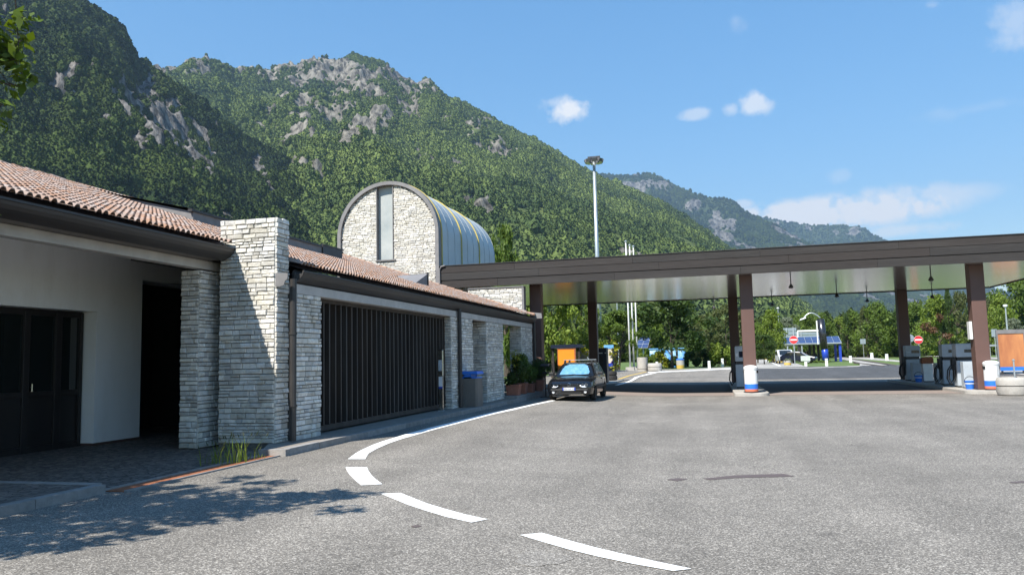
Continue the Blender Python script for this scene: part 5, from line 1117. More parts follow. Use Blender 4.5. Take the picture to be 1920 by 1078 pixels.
# ================================================================== THINGS ON THE SIDEWALK
lb = at_X(890, 763, -7.2); zb = float(gz(-7.2, 23)) + .107; lx, ly = -7.27, 22.75
LB = empty('litter_bin', (lx, ly, zb), 'square pebbled concrete litter bin with a raised blue lid', 'bin')
MB().prism([(-.31, -.25), (-.25, -.31), (.25, -.31), (.31, -.25), (.31, .25), (.25, .31), (-.25, .31), (-.31, .25)], 'z', 0, .86).build('body', M['concrete_dark'], LB, local=True, bevel=.015)
l = MB(); l.box(-.29, .29, -.29, .29, .86, .90).build('collar', M['blue_paint'], LB, local=True); l = MB(); l.box(-.12, .12, -.29, -.26, .72, .98).box(-.12, .12, .26, .29, .86, .98).box(-.10, .10, -.26, .26, .9, .97); l.build('bracket', M['blue_paint'], LB, local=True)
MB().prism([(-.34, .985), (.34, .985), (.30, 1.07), (-.30, 1.07)], 'y', -.33, .33).build('lid', M['blue_paint'], LB, local=True, bevel=.01); MB().prism([(-.15, -.312), (.15, -.312), (0, -.312 + .001)], 'z', .7, .701)
AP = empty('ashtray_post', (-7.50, 20.75, float(gz(-7.5, 20.7)) + .107), 'slim stainless post with box head and white sticker before the slatted screen', 'post')
MB().box(-.075, .075, -.06, .06, .98, 1.70).build('head', M['steel'], AP, local=True, bevel=.012); MB().box(-.055, .055, -.045, .045, .0, .98).build('shaft', M['steel'], AP, local=True); MB().box(-.056, .056, -.0475, -.045, .68, .96).build('sticker', M['paper'], AP, local=True); MB().box(-.056, .056, -.0478, -.045, .62, .68).build('sticker_foot', M['deep_blue'], AP, local=True)
MB().box(-.05, .05, -.064, -.06, 1.12, 1.42).build('plate', M['pump_grey'], AP, local=True); MB().box(-.06, .06, -.05, .05, 1.70, 1.73).build('lid', M['dark_metal'], AP, local=True)
MB().box(-.07, .07, -.06, .06, 0.0, .02).build('foot', M['galv'], AP, local=True)
# terracotta pots with plants
def leaves(n, centers, size, elong=1.7, up=.2, rnd=RNG):
    """n leaf-shaped quads spread over gaussian clumps (x, y, z, sx, sy, sz, weight)"""
    C = np.array([c[:6] for c in centers], float); W = np.array([c[6] if len(c) > 6 else 1.0 for c in centers]); W = W / W.sum()
    k = rnd.choice(len(C), n, p=W); d = rnd.normal(size=(n, 3)); nd = np.linalg.norm(d, axis=1, keepdims=True); d = d / nd * (rnd.random((n, 1)) ** .42)
    P = C[k, :3] + d * C[k, 3:6]
    nr = d * .8 + rnd.normal(size=(n, 3)) * .55; nr[:, 2] += up; nr /= np.linalg.norm(nr, axis=1, keepdims=True)
    a = np.cross(nr, rnd.normal(size=(n, 3))); a /= np.linalg.norm(a, axis=1, keepdims=True); b = np.cross(nr, a)
    s = (size * np.exp(rnd.normal(0, .3, n)))[:, None]
    v = np.stack([P - a * s * .5 * elong, P - b * s * .36 + nr * s * .08, P + a * s * .5 * elong, P + b * s * .36 + nr * s * .08], 1).reshape(-1, 3)
    t = np.clip(rnd.random(n) * .75 + .25 * (k % 5) / 4, .01, 1)
    return v, t
def leaf_mesh(name, v, t, m):
    n = len(t); me = bpy.data.meshes.new(name); me.vertices.add(4 * n); me.vertices.foreach_set('co', v.astype(np.float32).ravel()); me.loops.add(4 * n); me.loops.foreach_set('vertex_index', np.arange(4 * n, dtype=np.int32))
    me.polygons.add(n); me.polygons.foreach_set('loop_start', np.arange(0, 4 * n, 4, dtype=np.int32))
    me.update(calc_edges=True); at = me.attributes.new('tone', 'FLOAT', 'FACE'); at.data.foreach_set('value', t.astype(np.float32)); me.materials.append(m); return me
def leaf_obj(name, v, t, m, parent):
    o = bpy.data.objects.new(name, leaf_mesh(name, v, t, m)); COL.objects.link(o); o.parent = parent; return o
def pot(label, x, y, w, d, h, m, clumps, n, size, elong=1.7, extra=None, round_=False, name='potted_shrub'):
    z = float(gz(-7, 28)) + .212; r = empty(name, (x, y, z), label, 'potted plant', 'terracotta pots by the stone piers')
    b = MB()
    if round_: b.lathe([(w * .36, 0), (w * .5, h * .86), (w * .55, h * .86), (w * .55, h), (w * .46, h), (w * .45, h * .9), (.01, h * .88)], n=20); o = smooth_by_angle(b.build('pot', M['terracotta'], r, local=True))
    else:
        k = .86; vs = [(sx * w / 2 * q, sy * d / 2 * q, zz) for zz, q in ((0, k), (h * .84, .97)) for sx, sy in ((-1, -1), (1, -1), (1, 1), (-1, 1))]; b.add(vs, [(0, 3, 2, 1), (4, 5, 6, 7), (0, 1, 5, 4), (1, 2, 6, 5), (2, 3, 7, 6), (3, 0, 4, 7)]); b.box(-w / 2 * 1.04, w / 2 * 1.04, -d / 2 * 1.04, d / 2 * 1.04, h * .84, h); o = b.build('pot', M['terracotta'], r, local=True, bevel=.01)
    MB().box(-w * .33, w * .33, -d * .33, d * .33, h - .005, h + .02).build('soil', M['soil'], r, local=True)
    st = MB()
    for k in range(7): a = srnd.uniform(0, 6.28); c = srnd.choice(clumps); st.tube([(0.04 * math.cos(a), .04 * math.sin(a), h), (c[0] * .5 + .05 * math.cos(a), c[1] * .5 + .05 * math.sin(a), h + (c[2] - h) * .6), (c[0], c[1], c[2])], [.012, .009, .004], 5)
    st.build('stem', M['bark'], r, local=True)
    v, t = leaves(n, clumps, size, elong); leaf_obj('foliage', v, t, m, r)
    if extra: v, t = leaves(*extra[0]); leaf_obj('foliage', v, t, extra[1], r)
    return r
pot('long terracotta pot with tall speckled shrub, nearest the litter bin', -7.35, 28.3, .52, .42, .40, M['leaf_dark'], [(.05, .1, .75, .3, .3, .35), (.15, .2, 1.2, .28, .28, .35), (-.1, -.1, .55, .3, .25, .2), (.3, .1, 1.0, .22, .22, .4)], 1500, .055, 2.2, ((160, [(.1, .1, 1.35, .3, .3, .4)], .06, 1.5), M['leaf_yellow']))
pot('squarish terracotta pot with soft green shrub, second from the bin', -7.33, 29.35, .48, .42, .42, M['leaf_mid'], [(0, 0, .72, .34, .34, .34), (.2, .1, .95, .26, .26, .3), (-.15, .05, 1.2, .2, .2, .3), (.05, .2, 1.3, .2, .2, .28)], 1500, .05, 2.6)
pot('smaller terracotta pot with low spreading shrub, third from the bin', -7.25, 30.45, .40, .40, .36, M['leaf_mid'], [(0, 0, .58, .32, .32, .26), (.15, 0, .8, .22, .22, .24)], 900, .045, 2.4)
pot('dark clipped round bush in a terracotta pot beside the dark column', -7.15, 31.75, .42, .42, .46, M['leaf_dark'], [(0, 0, .92, .44, .44, .44)], 2600, .045, 1.4, round_=True, name='clipped_bush')
ms = empty('menu_stand', (-6.75, 31.2, float(gz(-6.75, 31.2))), 'thin black stand with two small ledges between bush and car', 'stand')
MB().tube([(0, 0, 0.02), (0, 0, 1.28)], .022, 8).build('pole', M['pump_dark'], ms, local=True); MB().box(-.2, .2, -.12, .12, 0, .025).build('foot', M['pump_dark'], ms, local=True); MB().obox((0, -.03, 1.30), (.36, .22, .03), Matrix.Rotation(rad(25), 3, 'X')).build('ledge', M['pump_dark'], ms, local=True); MB().obox((.06, -.03, 1.0), (.34, .16, .025), Matrix.Rotation(rad(15), 3, 'X')).build('ledge', M['pump_dark'], ms, local=True)
# weeds at the drain
def weeds(label, cx, cy, n, h, spread):
    r = empty('weed_tuft', (cx, cy, .18), label, 'weeds', 'weeds along the drain'); mb = MB(); hd = MB()
    for k in range(n):
        a = srnd.uniform(0, 6.28); x, y = srnd.gauss(0, spread), srnd.gauss(0, spread * 1.8); hh = h * srnd.uniform(.45, 1.0); ln = hh * srnd.uniform(.15, .55); w = srnd.uniform(.004, .008)
        ex, ey = math.cos(a), math.sin(a); px_, py_ = -ey * w, ex * w
        pts = [(x + ex * ln * t * t, y + ey * ln * t * t, hh * t * (1 - .18 * t)) for t in (0, .4, .75, 1)]
        vs = []; 
        for i, p in enumerate(pts): f = (1, .9, .6, .1)[i]; vs += [(p[0] - px_ * f, p[1] - py_ * f, p[2]), (p[0] + px_ * f, p[1] + py_ * f, p[2])]
        mb.add(vs, [(0, 1, 3, 2), (2, 3, 5, 4), (4, 5, 7, 6)], srnd.uniform(.2, 1))
        if hh > .8 * h: p = pts[-1]; hd.tube([p, (p[0] + ex * .03, p[1] + ey * .03, p[2] + .06)], [.009, .003], 5)
    mb.build('blades', M['leaf_bright'], r, local=True)
    if hd.v: hd.build('seed_heads', M['leaf_olive'], r, local=True)
g_ = ground_at(452, 868); weeds('tallest bright green weed tuft growing from the drain near the kerb corner', g_.x - .1, g_.y + .05, 34, .50, .09)
g_ = ground_at(412, 872); weeds('loose green weed tuft on the drain left of the taller tuft', g_.x - .1, g_.y, 22, .40, .08)
g_ = ground_at(484, 862); weeds('lowest weed tuft closest to the kerb corner', g_.x - .1, g_.y, 16, .16, .10)
# ================================================================== TREES
def crown_clumps(kind, rnd):
    C = []
    def env(t):   # half width at height t (0..1 of the crown)
        return {'round': .5 * math.sqrt(max(0, 1 - (2 * t - .92) ** 2 * .95)) if t < .99 else .08, 'tall': .5 * min(1, t / .22) ** .6 * (1 - max(0, t - .35) / .65) ** .62 if t < 1 else .02,
                'loose': .5 * math.sin(math.pi * min(1, .15 + t * .83)) ** .7, 'poplar': .5 * min(1, t / .15) ** .5 * (1 - t) ** .38, 'spruce': .5 * (1 - t) ** .9 + .03}[kind]
    lo = {'round': .22, 'tall': .09, 'loose': .20, 'poplar': .10, 'spruce': .05}[kind]
    nc = {'round': 62, 'tall': 64, 'loose': 44, 'poplar': 60, 'spruce': 64}[kind]
    for k in range(nc):
        t = rnd.random() ** .9; a = rnd.uniform(0, 6.283); e = env(t); q = e * (rnd.random() ** .35) * rnd.uniform(.78, 1.06)
        s = rnd.uniform(.07, .14) * (1.15 if kind in ('round',) else 1.0); z = lo + (1 - lo) * t
        C.append((q * math.cos(a), q * math.sin(a), min(z, 1 - s * .4), s, s, s * (.62 if kind != 'tall' else 1.0), s * s))
    return C, lo
CROWN = {}
def crown(kind, leafm, var, n=6500, size=.030):
    key = (kind, leafm, var)
    if key not in CROWN:
        r = random.Random(hash((kind, var)) % 9999 if False else (len(kind) * 131 + var * 17)); C, lo = crown_clumps(kind, r); rg = np.random.default_rng(100 + var * 7 + len(kind))
        v, t = leaves(n, C, size, 1.5, .25, rg); CROWN[key] = leaf_mesh('crown', v, t, M[leafm])
    return CROWN[key]
TRUNK = {}
def trunk(kind, var):
    if (kind, var) not in TRUNK:
        r = random.Random(var + 3); t = MB()
        if kind == 'multi': kind = 'loose'
        top = {'round': .7, 'tall': .8, 'loose': .75, 'poplar': .85, 'spruce': .92}[kind]
        t.tube([(0, 0, -.02), (.004, .002, .12), (-.004, .006, .35), (.006, 0, top)], [.030, .022, .016, .004], 8)
        for k in range(9):
            z = r.uniform(.16, .6); a = r.uniform(0, 6.28); l = r.uniform(.18, .38) * (1 - z * .6); t.tube([(0, 0, z), (l * .5 * math.cos(a), l * .5 * math.sin(a), z + l * .42), (l * math.cos(a), l * math.sin(a), z + l * .75)], [.010, .007, .002], 5)
        TRUNK[(kind, var)] = t.mesh('trunk', M['bark'])
    return TRUNK[(kind, var)]
TG = 'trees of the service area behind the canopy'
def tree(label, px, Y, top, wpx, kind, leafm, var=0, group=TG, name='tree', stems=1, patch=None, base=None):
    p = at_depth(px, 660, Y); z0 = float(gz(p.x, Y)) - .05; zt = at_depth(px, top, Y).z; h = zt - z0; w = wpx * math.hypot(p.x, Y) * .985 / FOCAL
    r = empty(name, (p.x, Y, z0), label, 'tree', group, rz=srnd.uniform(0, 6.28))
    o = bpy.data.objects.new('crown', crown(kind, leafm, var)); COL.objects.link(o); o.parent = r; o.scale = (w, w, h)
    if patch:
        v, t = leaves(420, patch, .034, 1.5); o2 = leaf_obj('crown', v, t, M['leaf_brown'], r); o2.scale = (w, w, h); o2['label'] = 'browning patch of leaves'; r.rotation_euler.z = 0
    for k in range(stems):
        o = bpy.data.objects.new('trunk', trunk(kind, var + k)); COL.objects.link(o); o.parent = r; s = h * (1 if stems == 1 else .8)
        o.scale = (s * .8, s * .8, h)
        if stems > 1: a = 6.28 * k / stems; o.location = (.035 * h * math.cos(a), .035 * h * math.sin(a), 0); o.rotation_euler = (-.16 * math.sin(a), .16 * math.cos(a), 0)
    return r
tree('tall bright green tree rising between the vaulted hall and the canopy top', 950, 66, 424, 92, 'poplar', 'leaf_mid', 1)
tree('broad leafy tree with yellowish leaves right behind the orange board', 1036, 62, 528, 120, 'round', 'leaf_bright', 0)
tree('dense green tree behind the dark rear column, right of the yellowish one', 1090, 68, 540, 95, 'round', 'leaf_mid', 1)
tree('olive many stemmed tree right beside the flagpoles', 1156, 76, 584, 98, 'loose', 'leaf_mid', 2, stems=5)
tree('dark round lime tree with bare trunk, left of the middle column', 1259, 84, 552, 152, 'round', 'leaf_dark', 2)
tree('pale yellow green tree partly hidden behind the dark lime tree', 1218, 104, 590, 84, 'loose', 'leaf_bright', 3)
tree('thin olive tree just right of the dark lime tree', 1318, 92, 592, 84, 'loose', 'leaf_olive', 4)
tree('tall thin olive tree closest to the left side of the middle column', 1362, 104, 572, 84, 'loose', 'leaf_olive', 5)
tree('small mid green tree emerging just right of the middle column', 1420, 116, 606, 52, 'round', 'leaf_mid', 3)
tree('bright upright tree left of the carport', 1449, 112, 584, 62, 'tall', 'leaf_bright', 1)
tree('low dark brownish tree by the lane right of the middle column', 1432, 100, 628, 50, 'round', 'leaf_dark', 4)
tree('grey leaved willow behind the blue road boards', 1478, 150, 596, 46, 'loose', 'leaf_grey', 1)
tree('bushy green tree behind the curved lamp', 1512, 170, 586, 62, 'round', 'leaf_mid', 5)
tree('green tree directly behind the dark pylon', 1545, 165, 590, 56, 'tall', 'leaf_mid', 2)
tree('first upright hornbeam right of the pylon', 1576, 211, 598, 56, 'tall', 'leaf_bright', 3)
tree('second upright hornbeam right of the pylon, a little taller', 1607, 191, 587, 62, 'tall', 'leaf_mid', 4)
tree('tallest broad hornbeam left of the dark rear column', 1648, 174, 571, 76, 'tall', 'leaf_mid', 5)
tree('hornbeam half hidden by the dark rear column', 1686, 178, 584, 58, 'tall', 'leaf_dark', 1)
tree('rounded green tree right above the second no entry sign', 1717, 171, 571, 60, 'tall', 'leaf_mid', 6)
tree('broad green tree with reddish brown patches between rear and right columns', 1763, 151, 558, 80, 'tall', 'leaf_bright', 5, patch=[(-.30, -.28, .52, .12, .12, .09), (-.2, -.36, .45, .1, .1, .06), (.05, -.42, .35, .1, .1, .05), (-.05, -.3, .66, .08, .1, .08)])
tree('greyish olive tree just left of the right brown column', 1802, 160, 551, 60, 'tall', 'leaf_olive', 6)
tree('thin dark spire tree rising behind the browning tree', 1784, 150, 538, 26, 'spruce', 'leaf_dark', 1)
tree('olive green tree showing right of the right brown column', 1858, 184, 566, 50, 'tall', 'leaf_olive', 7)
tree('bright green tree behind the faded orange board', 1880, 171, 556, 56, 'tall', 'leaf_bright', 6)
tree('tall dense tree at the far right edge above the orange board', 1908, 201, 524, 84, 'round', 'leaf_mid', 7)
tree('big green tree standing farthest right of all', 1950, 191, 508, 100, 'tall', 'leaf_mid', 8)
tree('silvery willow at the right edge above the orange board', 1906, 148, 598, 44, 'loose', 'leaf_grey', 2)
tree('tall poplar behind the row of hornbeams', 1628, 180, 574, 34, 'poplar', 'leaf_olive', 2)
tree('small spire shaped conifer left of the tallest hornbeam', 1590, 190, 588, 24, 'spruce', 'leaf_dark', 2)
BUSH = {}
def bush(label, px, Y, top, wpx, leafm, dpx=None, name='bush', cat='bush', n=2600, seed=0):
    p = at_depth(px, 670, Y); z0 = float(gz(p.x, Y)); h = at_depth(px, top, Y).z - z0; w = wpx * math.hypot(p.x, Y) / FOCAL; d = dpx or w * .8
    r = empty(name, (p.x, Y, z0), label, cat, None); rg = np.random.default_rng(seed + int(px)); rr = random.Random(seed + int(px)); C = []
    for k in range(26): C.append((rr.uniform(-.5, .5) * w * .9, rr.uniform(-.5, .5) * d * .9, h * rr.uniform(.1, .86), .17 * w ** .5, .17 * w ** .5, .2 * h))
    v, t = leaves(n, C, .17, 1.5, .2, rg); v[:, 2] = np.clip(v[:, 2], 0, h * 1.05); leaf_obj('foliage', v, t, M[leafm], r)
    st = MB()
    for k in range(5): a = rr.uniform(0, 6.28); st.tube([(.15 * w * math.cos(a), .15 * d * math.sin(a), -.05), (.3 * w * math.cos(a), .3 * d * math.sin(a), h * .6)], [.03, .01], 5)
    st.build('stem', M['bark'], r, local=True); return r
bush('low green bush between the concrete drum and the lime tree', 1222, 84, 664, 34, 'leaf_mid'); bush('bush with yellow leaves at the foot of the lime tree', 1240, 82, 658, 20, 'leaf_yellow', n=900)
bush('dark bush beneath the lime tree right of the yellow bush', 1258, 86, 668, 26, 'leaf_dark')
bush('bright green rounded bush left of the middle column', 1352, 88, 642, 42, 'leaf_bright'); bush('yellow leaved spray of low branches left of the rear column', 1088, 54, 640, 30, 'leaf_yellow', n=260); bush('yellow leaved spray of low branches right of the rear column', 1140, 55, 634, 42, 'leaf_yellow', n=330)
bush('long dark clipped hedge between the lime tree and the middle column', 1318, 90, 654, 84, 'leaf_dark', 1.6, 'hedge', 'hedge', 5200); bush('green hedge behind the blue planters', 1468, 140, 642, 60, 'leaf_mid', 3, 'hedge', 'hedge', 3000)
bush('dark low hedge under the trees beside the flagpoles', 1130, 70, 668, 30, 'leaf_mid'); bush('dark green shrub mass under the yellowish tree', 1040, 72, 668, 70, 'leaf_dark', n=3200)
bush('low green plants at the foot of the pylon', 1538, 107, 676, 40, 'leaf_mid', n=1200)
# the big tree at the left edge: only some leafy twigs enter the frame, its shade falls on the ground
def edge_tree():
    r = empty('street_tree', (-9.2, 1.6, .17), 'leafy tree at the left edge, its sunlit twigs hanging into view', 'tree')
    rr = random.Random(12); tb = MB(); tips = []
    tb.tube([(0, 0, -.2), (.03, .02, 1.2), (.1, .15, 2.4), (.1, .3, 4.6)], [.17, .14, .12, .05], 10)
    ends = []
    TW = [tuple(at_depth(*q)) for q in ((36, 108, 5.3), (46, 146, 5.3), (26, 120, 5.3), (22, 165, 5.3), (10, 200, 5.2), (2, 95, 5.2), (14, 70, 5.3), (-4, 232, 5.3), (-30, 395, 5.9), (-40, 20, 5.0), (-90, 120, 5.2), (-160, 60, 5.0))]
    TW += [(-5.5, 4.4, 4.3), (-6.9, 4.9, 5.3), (-6.3, 4.4, 5.0), (-7.2, 5.3, 4.2), (-7.4, 4.6, 5.7), (-6.0, 3.7, 4.8), (-6.6, 3.3, 5.6), (-7.9, 5.0, 4.9), (-8.6, 4.4, 5.6), (-9.4, 4.6, 4.6), (-7.6, 3.4, 6.2), (-8.8, 3.0, 6.6), (-10.2, 3.4, 6.0), (-10.6, 4.2, 4.8), (-6.5, 2.4, 5.2), (-8.0, 2.2, 6.5), (-7.0, 1.6, 4.6), (-9.5, .6, 6.2), (-11, 1.5, 5.5), (-7.1, 4.2, 3.9), (-5.9, 3.0, 4.3), (-8.4, 5.4, 4.0), (-7.0, 3.9, 4.4), (-7.9, 4.2, 4.6), (-7.5, 2.9, 5.2), (-8.6, 3.6, 5.0), (-6.4, 3.9, 4.0), (-9.3, 3.6, 5.6)]
    C = []; CF = []
    for kk, e in enumerate(TW):
        if kk >= 12: e = (e[0] - .75, e[1] + .15, e[2])
        e = Vector(e) - Vector((-9.2, 1.6, .17)); z = min(e.z * .62, 3.6) + rr.uniform(-.3, .2); s = Vector((.1, .25, max(1.7, z))) if kk >= 9 else Vector(TW[9 + kk % 3]) - Vector((-9.2, 1.6, .17)) + Vector((-.1, -.1, -.1)) * kk; mid = s.lerp(e, .55) + Vector((rr.uniform(-.2, .2), rr.uniform(-.2, .2), .35)); tb.tube([s, s.lerp(mid, .5) + Vector((0, 0, .12)), mid, e], [.05, .035, .022, .006] if kk >= 9 else [.012, .009, .006, .003], 6)
        for k in range(5):
            q = mid.lerp(e, rr.uniform(.2, 1.0)); w_ = .10 if kk < 9 else .30; f = q + Vector((rr.gauss(0, w_) - (.1 if kk < 9 else 0), rr.gauss(0, w_), rr.gauss(-.02, w_ * .7))); tb.tube([q, f], [.008, .003], 4); (CF if kk < 9 else C).append((f.x, f.y, f.z, .13, .13, .09) if kk < 9 else (f.x, f.y, f.z, .27, .27, .15))
        (CF if kk < 9 else C).append((e.x, e.y, e.z, .13, .13, .08))
    tb.build('trunk', M['bark'], r, local=True)
    v, t = leaves(11000, C, .088, 1.75, .6, np.random.default_rng(8)); leaf_obj('crown', v, t, M['leaf_mid'], r); v, t = leaves(700, CF, .064, 1.6, .7, np.random.default_rng(9)); leaf_obj('crown', v, t, M['leaf_mid'], r)
edge_tree()
# ================================================================== SIGNS, POLES AND THE PLACE BEYOND
def disc(mb, y, r, n=32, cx=0, cz=0): mb.add([(cx + r * math.cos(2 * math.pi * k / n), y, cz + r * math.sin(2 * math.pi * k / n)) for k in range(n)], [tuple(range(n))]); return mb
def no_entry(label, px, py, base_py, dia_px):
    g = ground_at(px + (3 if px > 1600 else 0), base_py); D = math.hypot(g.x, g.y); R = dia_px * D / FOCAL / 2; z = at_depth(px, py, g.y).z; x = at_depth(px, py, g.y).x
    r = empty('no_entry_sign', (x, g.y, g.z), label, 'road sign', 'red no entry signs'); h = z - g.z
    MB().tube([(0, .06, -.1), (0, .06, h + R * .6)], .045, 8).build('pole', M['galv'], r, local=True)
    b = MB(); b.add([(R * math.cos(2 * math.pi * k / 32), yy, h + R * math.sin(2 * math.pi * k / 32)) for yy in (-.01, .02) for k in range(32)], [tuple(range(32)), tuple(range(32, 64))[::-1]] + [(k, 32 + k, 32 + (k + 1) % 32, (k + 1) % 32) for k in range(32)]); b.build('plate', M['white_paint'], r, local=True)
    disc(MB(), -.016, R * .955, cz=h).build('red_face', M['red_paint'], r, local=True); MB().box(-R * .74, R * .74, -.026, -.018, h - R * .17, h + R * .17).build('white_bar', M['white_paint'], r, local=True)
no_entry('round red no entry sign left of the carport, in front of the parked cars', 1488, 637, 684, 14.2); no_entry('round red no entry sign beside the round grey sign back by the rear column', 1722, 637, 690, 13.6)
def sign_back(label, px, py, base_py, w, h, round_=False):
    g = ground_at(px, base_py); D = math.hypot(g.x, g.y); z = at_depth(px, py, g.y).z - g.z; W = w * D / FOCAL; Hh = h * D / FOCAL
    r = empty('road_sign', g, label, 'road sign', 'grey backs of road signs'); MB().tube([(0, -.05, -.1), (0, -.05, z + Hh * .45)], .045, 8).build('pole', M['galv'], r, local=True)
    if round_: b = MB(); b.add([(W / 2 * math.cos(2 * math.pi * k / 28), yy, z + W / 2 * math.sin(2 * math.pi * k / 28)) for yy in (-.0, .03) for k in range(28)], [tuple(range(28)), tuple(range(28, 56))[::-1]] + [(k, 28 + k, 28 + (k + 1) % 28, (k + 1) % 28) for k in range(28)]); b.build('plate', M['sign_back'], r, local=True)
    else: MB().box(-W / 2, W / 2, 0, .03, z - Hh / 2, z + Hh / 2).build('plate', M['sign_back'], r, local=True)
    MB().box(-W * .4, W * .4, -.02, -.003, z - .03, z + .03).build('bracket', M['galv'], r, local=True)
sign_back('round grey sign back just left of the second no entry sign', 1710, 634, 692, 13, 13, True); sign_back('rectangular grey sign back on a pole just right of the carport', 1587, 634, 668, 11, 10); sign_back('smaller square grey sign back between hornbeams, left of the rear column', 1620, 640, 671, 8.5, 8.5)
sign_back('pale rectangular sign seen between the right brown column and orange board', 1868, 624, 670, 8, 12)
def marker(label, px, base_py, top_py, box=False):
    g = ground_at(px, base_py); h = at_depth(px, top_py, g.y).z - g.z; r = empty('marker_post', g, label, 'marker post', 'white marker posts'); w = 2.2 * math.hypot(g.x, g.y) / FOCAL
    MB().box(-w, w, -.06, .06, -.05, h).build('post', M['white_paint'], r, local=True); MB().box(-w * 1.02, w * 1.02, -.062, .062, h * .74, h * .86).build('dark_band', M['pump_grey'], r, local=True)
    if box: MB().box(-.42, .42, -.12, .12, h * .5, h).build('box', M['leaf_box'], r, local=True)
M['leaf_box'] = mat('pale_green_box', (.55, .62, .55), None, .5)
marker('white post with a pale green box, on the kerb before the dark parked car', 1511, 686, 667, True); marker('slim white marker post at the foot of the pylon', 1550, 686, 672); marker('white marker post at the kerb tip right of the carport grass', 1595, 679, 667)
marker('white marker post under the rectangular sign back', 1589, 667, 659.5); marker('white marker post just left of the small square sign back', 1611, 669, 659.5); marker('white marker post on the grass by the pale path', 1635, 672.5, 661.5); marker('white marker post on the grass close to the dark rear column', 1663, 675.5, 663.5)
marker('white marker post between the concrete drum and the lime tree', 1232, 691, 678); marker('white marker post in front of the long dark hedge', 1330, 692, 676.5); marker('white marker post at the bright bush left of the middle column', 1355, 687, 672)
# flagpoles, mast, lamp posts
for px, top, lab in ((1182, 455, 'left bare white flagpole of the three behind the canopy'), (1189, 462, 'middle bare white flagpole of the three behind the canopy'), (1196, 464, 'right bare white flagpole of the three behind the canopy')):
    g = ground_at(px, 694 - (px - 1182) * .12); hp = at_depth({1182: 1170, 1189: 1180, 1196: 1187}[px], top, g.y); r = empty('flagpole', g, lab, 'flagpole', 'bare white flagpoles'); h = hp.z - g.z
    MB().tube([(0, 0, 0), (0, 0, h * .5), (0, 0, h)], [.085, .07, .05], 12).build('pole', M['white_paint'], r, local=True, smooth=True); MB().lathe([(.02, h), (.12, h + .05), (.12, h + .16), (.02, h + .22)], n=12).build('finial', M['galv'], r, local=True); MB().box(-.4, .4, -.4, .4, -.1, .30).build('footing', M['concrete'], r, local=True)
hp = at_depth(1115.5, 298, 92.0); ax = at_depth(1119.6, 480, 92.0).x; h = hp.z - .4; r = empty('floodlight_mast', (ax, 92.0, .4), 'very tall slender steel mast with a ring of floodlights against the mountain', 'light mast')
MB().tube([(0, 0, -.2), (0, 0, h * .5), (0, 0, h)], [.33, .25, .17], 14).build('pole', M['galv'], r, local=True, smooth=True)
crn = MB(); crn.lathe([(.2, h - .35), (.24, h - .3), (.24, h + .1), (.1, h + .2)], n=12)
for k in range(24):
    a, b = 2 * math.pi * k / 24, 2 * math.pi * (k + 1) / 24; crn.beam((.85 * math.cos(a), .85 * math.sin(a), h - .1), (.85 * math.cos(b), .85 * math.sin(b), h - .1), .06, .06)
for k in range(4): a = math.pi * k / 4; crn.beam((-.85 * math.cos(a), -.85 * math.sin(a), h - .1), (.85 * math.cos(a), .85 * math.sin(a), h - .1), .06, .06)
crn.box(-.75, .75, -.1, .1, h + .1, h + .3); crn.build('crown_ring', M['dark_metal'], r, local=True)
M['lamp_grey'] = mat('floodlight_housing', (.10, .10, .11), (.07, .07, .075), .5)
FL = MB(); FL.prism([(-.26, -.02), (.26, -.02), (.34, -.42), (-.34, -.42)], 'y', -.22, .22); FLM = FL.mesh('floodlight', M['lamp_grey']); FG = MB().box(-.3, .3, -.2, .2, -.445, -.425).mesh('glass', M['paper'])
for k in range(8):
    a = 2 * math.pi * k / 8 + .2; o = bpy.data.objects.new('floodlight', FLM); COL.objects.link(o); o.parent = r; o.location = (1.0 * math.cos(a), 1.0 * math.sin(a), h - .05); o.rotation_euler = (rad(22), 0, a + rad(90)); gq = bpy.data.objects.new('glass', FG); COL.objects.link(gq); gq.parent = o
def lamp_post(label, px, Y, top):
    p = at_depth(px, 660, Y); z0 = float(gz(p.x, Y)); h = at_depth(px, top, Y).z - z0; r = empty('lamp_post', (p.x, Y, z0), label, 'lamp post'); MB().tube([(0, 0, -.1), (0, 0, h)], [.12, .07], 10).build('pole', M['galv'], r, local=True); MB().lathe([(.05, h - .1), (.22, h - .05), (.26, h + .12), (.1, h + .2)], n=12).build('lamp_head', M['paper'], r, local=True)
lamp_post('thin lamp post behind the faded orange board at the right', 1892, 100, 574); lamp_post('pale lamp post behind the trees left of the flagpoles', 1160, 118, 560); lamp_post('grey pole rising out of the trees left of the pylon', 1463, 160, 578)
# orange board with its shelter, vending machine, map board
Y0 = 51.0; a = at_depth(1046, 655, Y0); b = at_depth(1078.5, 712, Y0); O = empty('orange_board', ((a.x + b.x) / 2, Y0, float(gz(a.x, Y0))), 'bright orange blank board in the shade behind the black car', 'board')
MB().box(a.x, b.x, Y0 - .03, Y0 + .02, .35, a.z).build('panel', M['orange'], O); fr = MB(); fr.box(a.x - .04, a.x, Y0 - .05, Y0 + .06, .1, a.z + .04).box(b.x, b.x + .10, Y0 - .05, Y0 + .06, .1, a.z + .04).box(a.x, b.x, Y0 - .05, Y0 + .06, a.z, a.z + .04); fr.build('frame', M['rust'], O)
sh_a = at_depth(1036, 650, 53.0); sh_b = at_depth(1112, 705, 53.0); S_ = empty('shelter', ((sh_a.x + sh_b.x) / 2, 53.6, .1), 'low dark roofed shelter behind the orange board', 'shelter')
MB().box(sh_a.x, sh_a.x + 2.0, 52.4, 55.0, sh_a.z - .12, sh_a.z + .12).build('roof', M['navy'], S_)
for xx in (sh_a.x + .1, sh_a.x + 1.9): MB().box(xx - .06, xx + .06, 52.6, 52.72, .05, sh_a.z - .12).build('post', M['dark_metal'], S_)
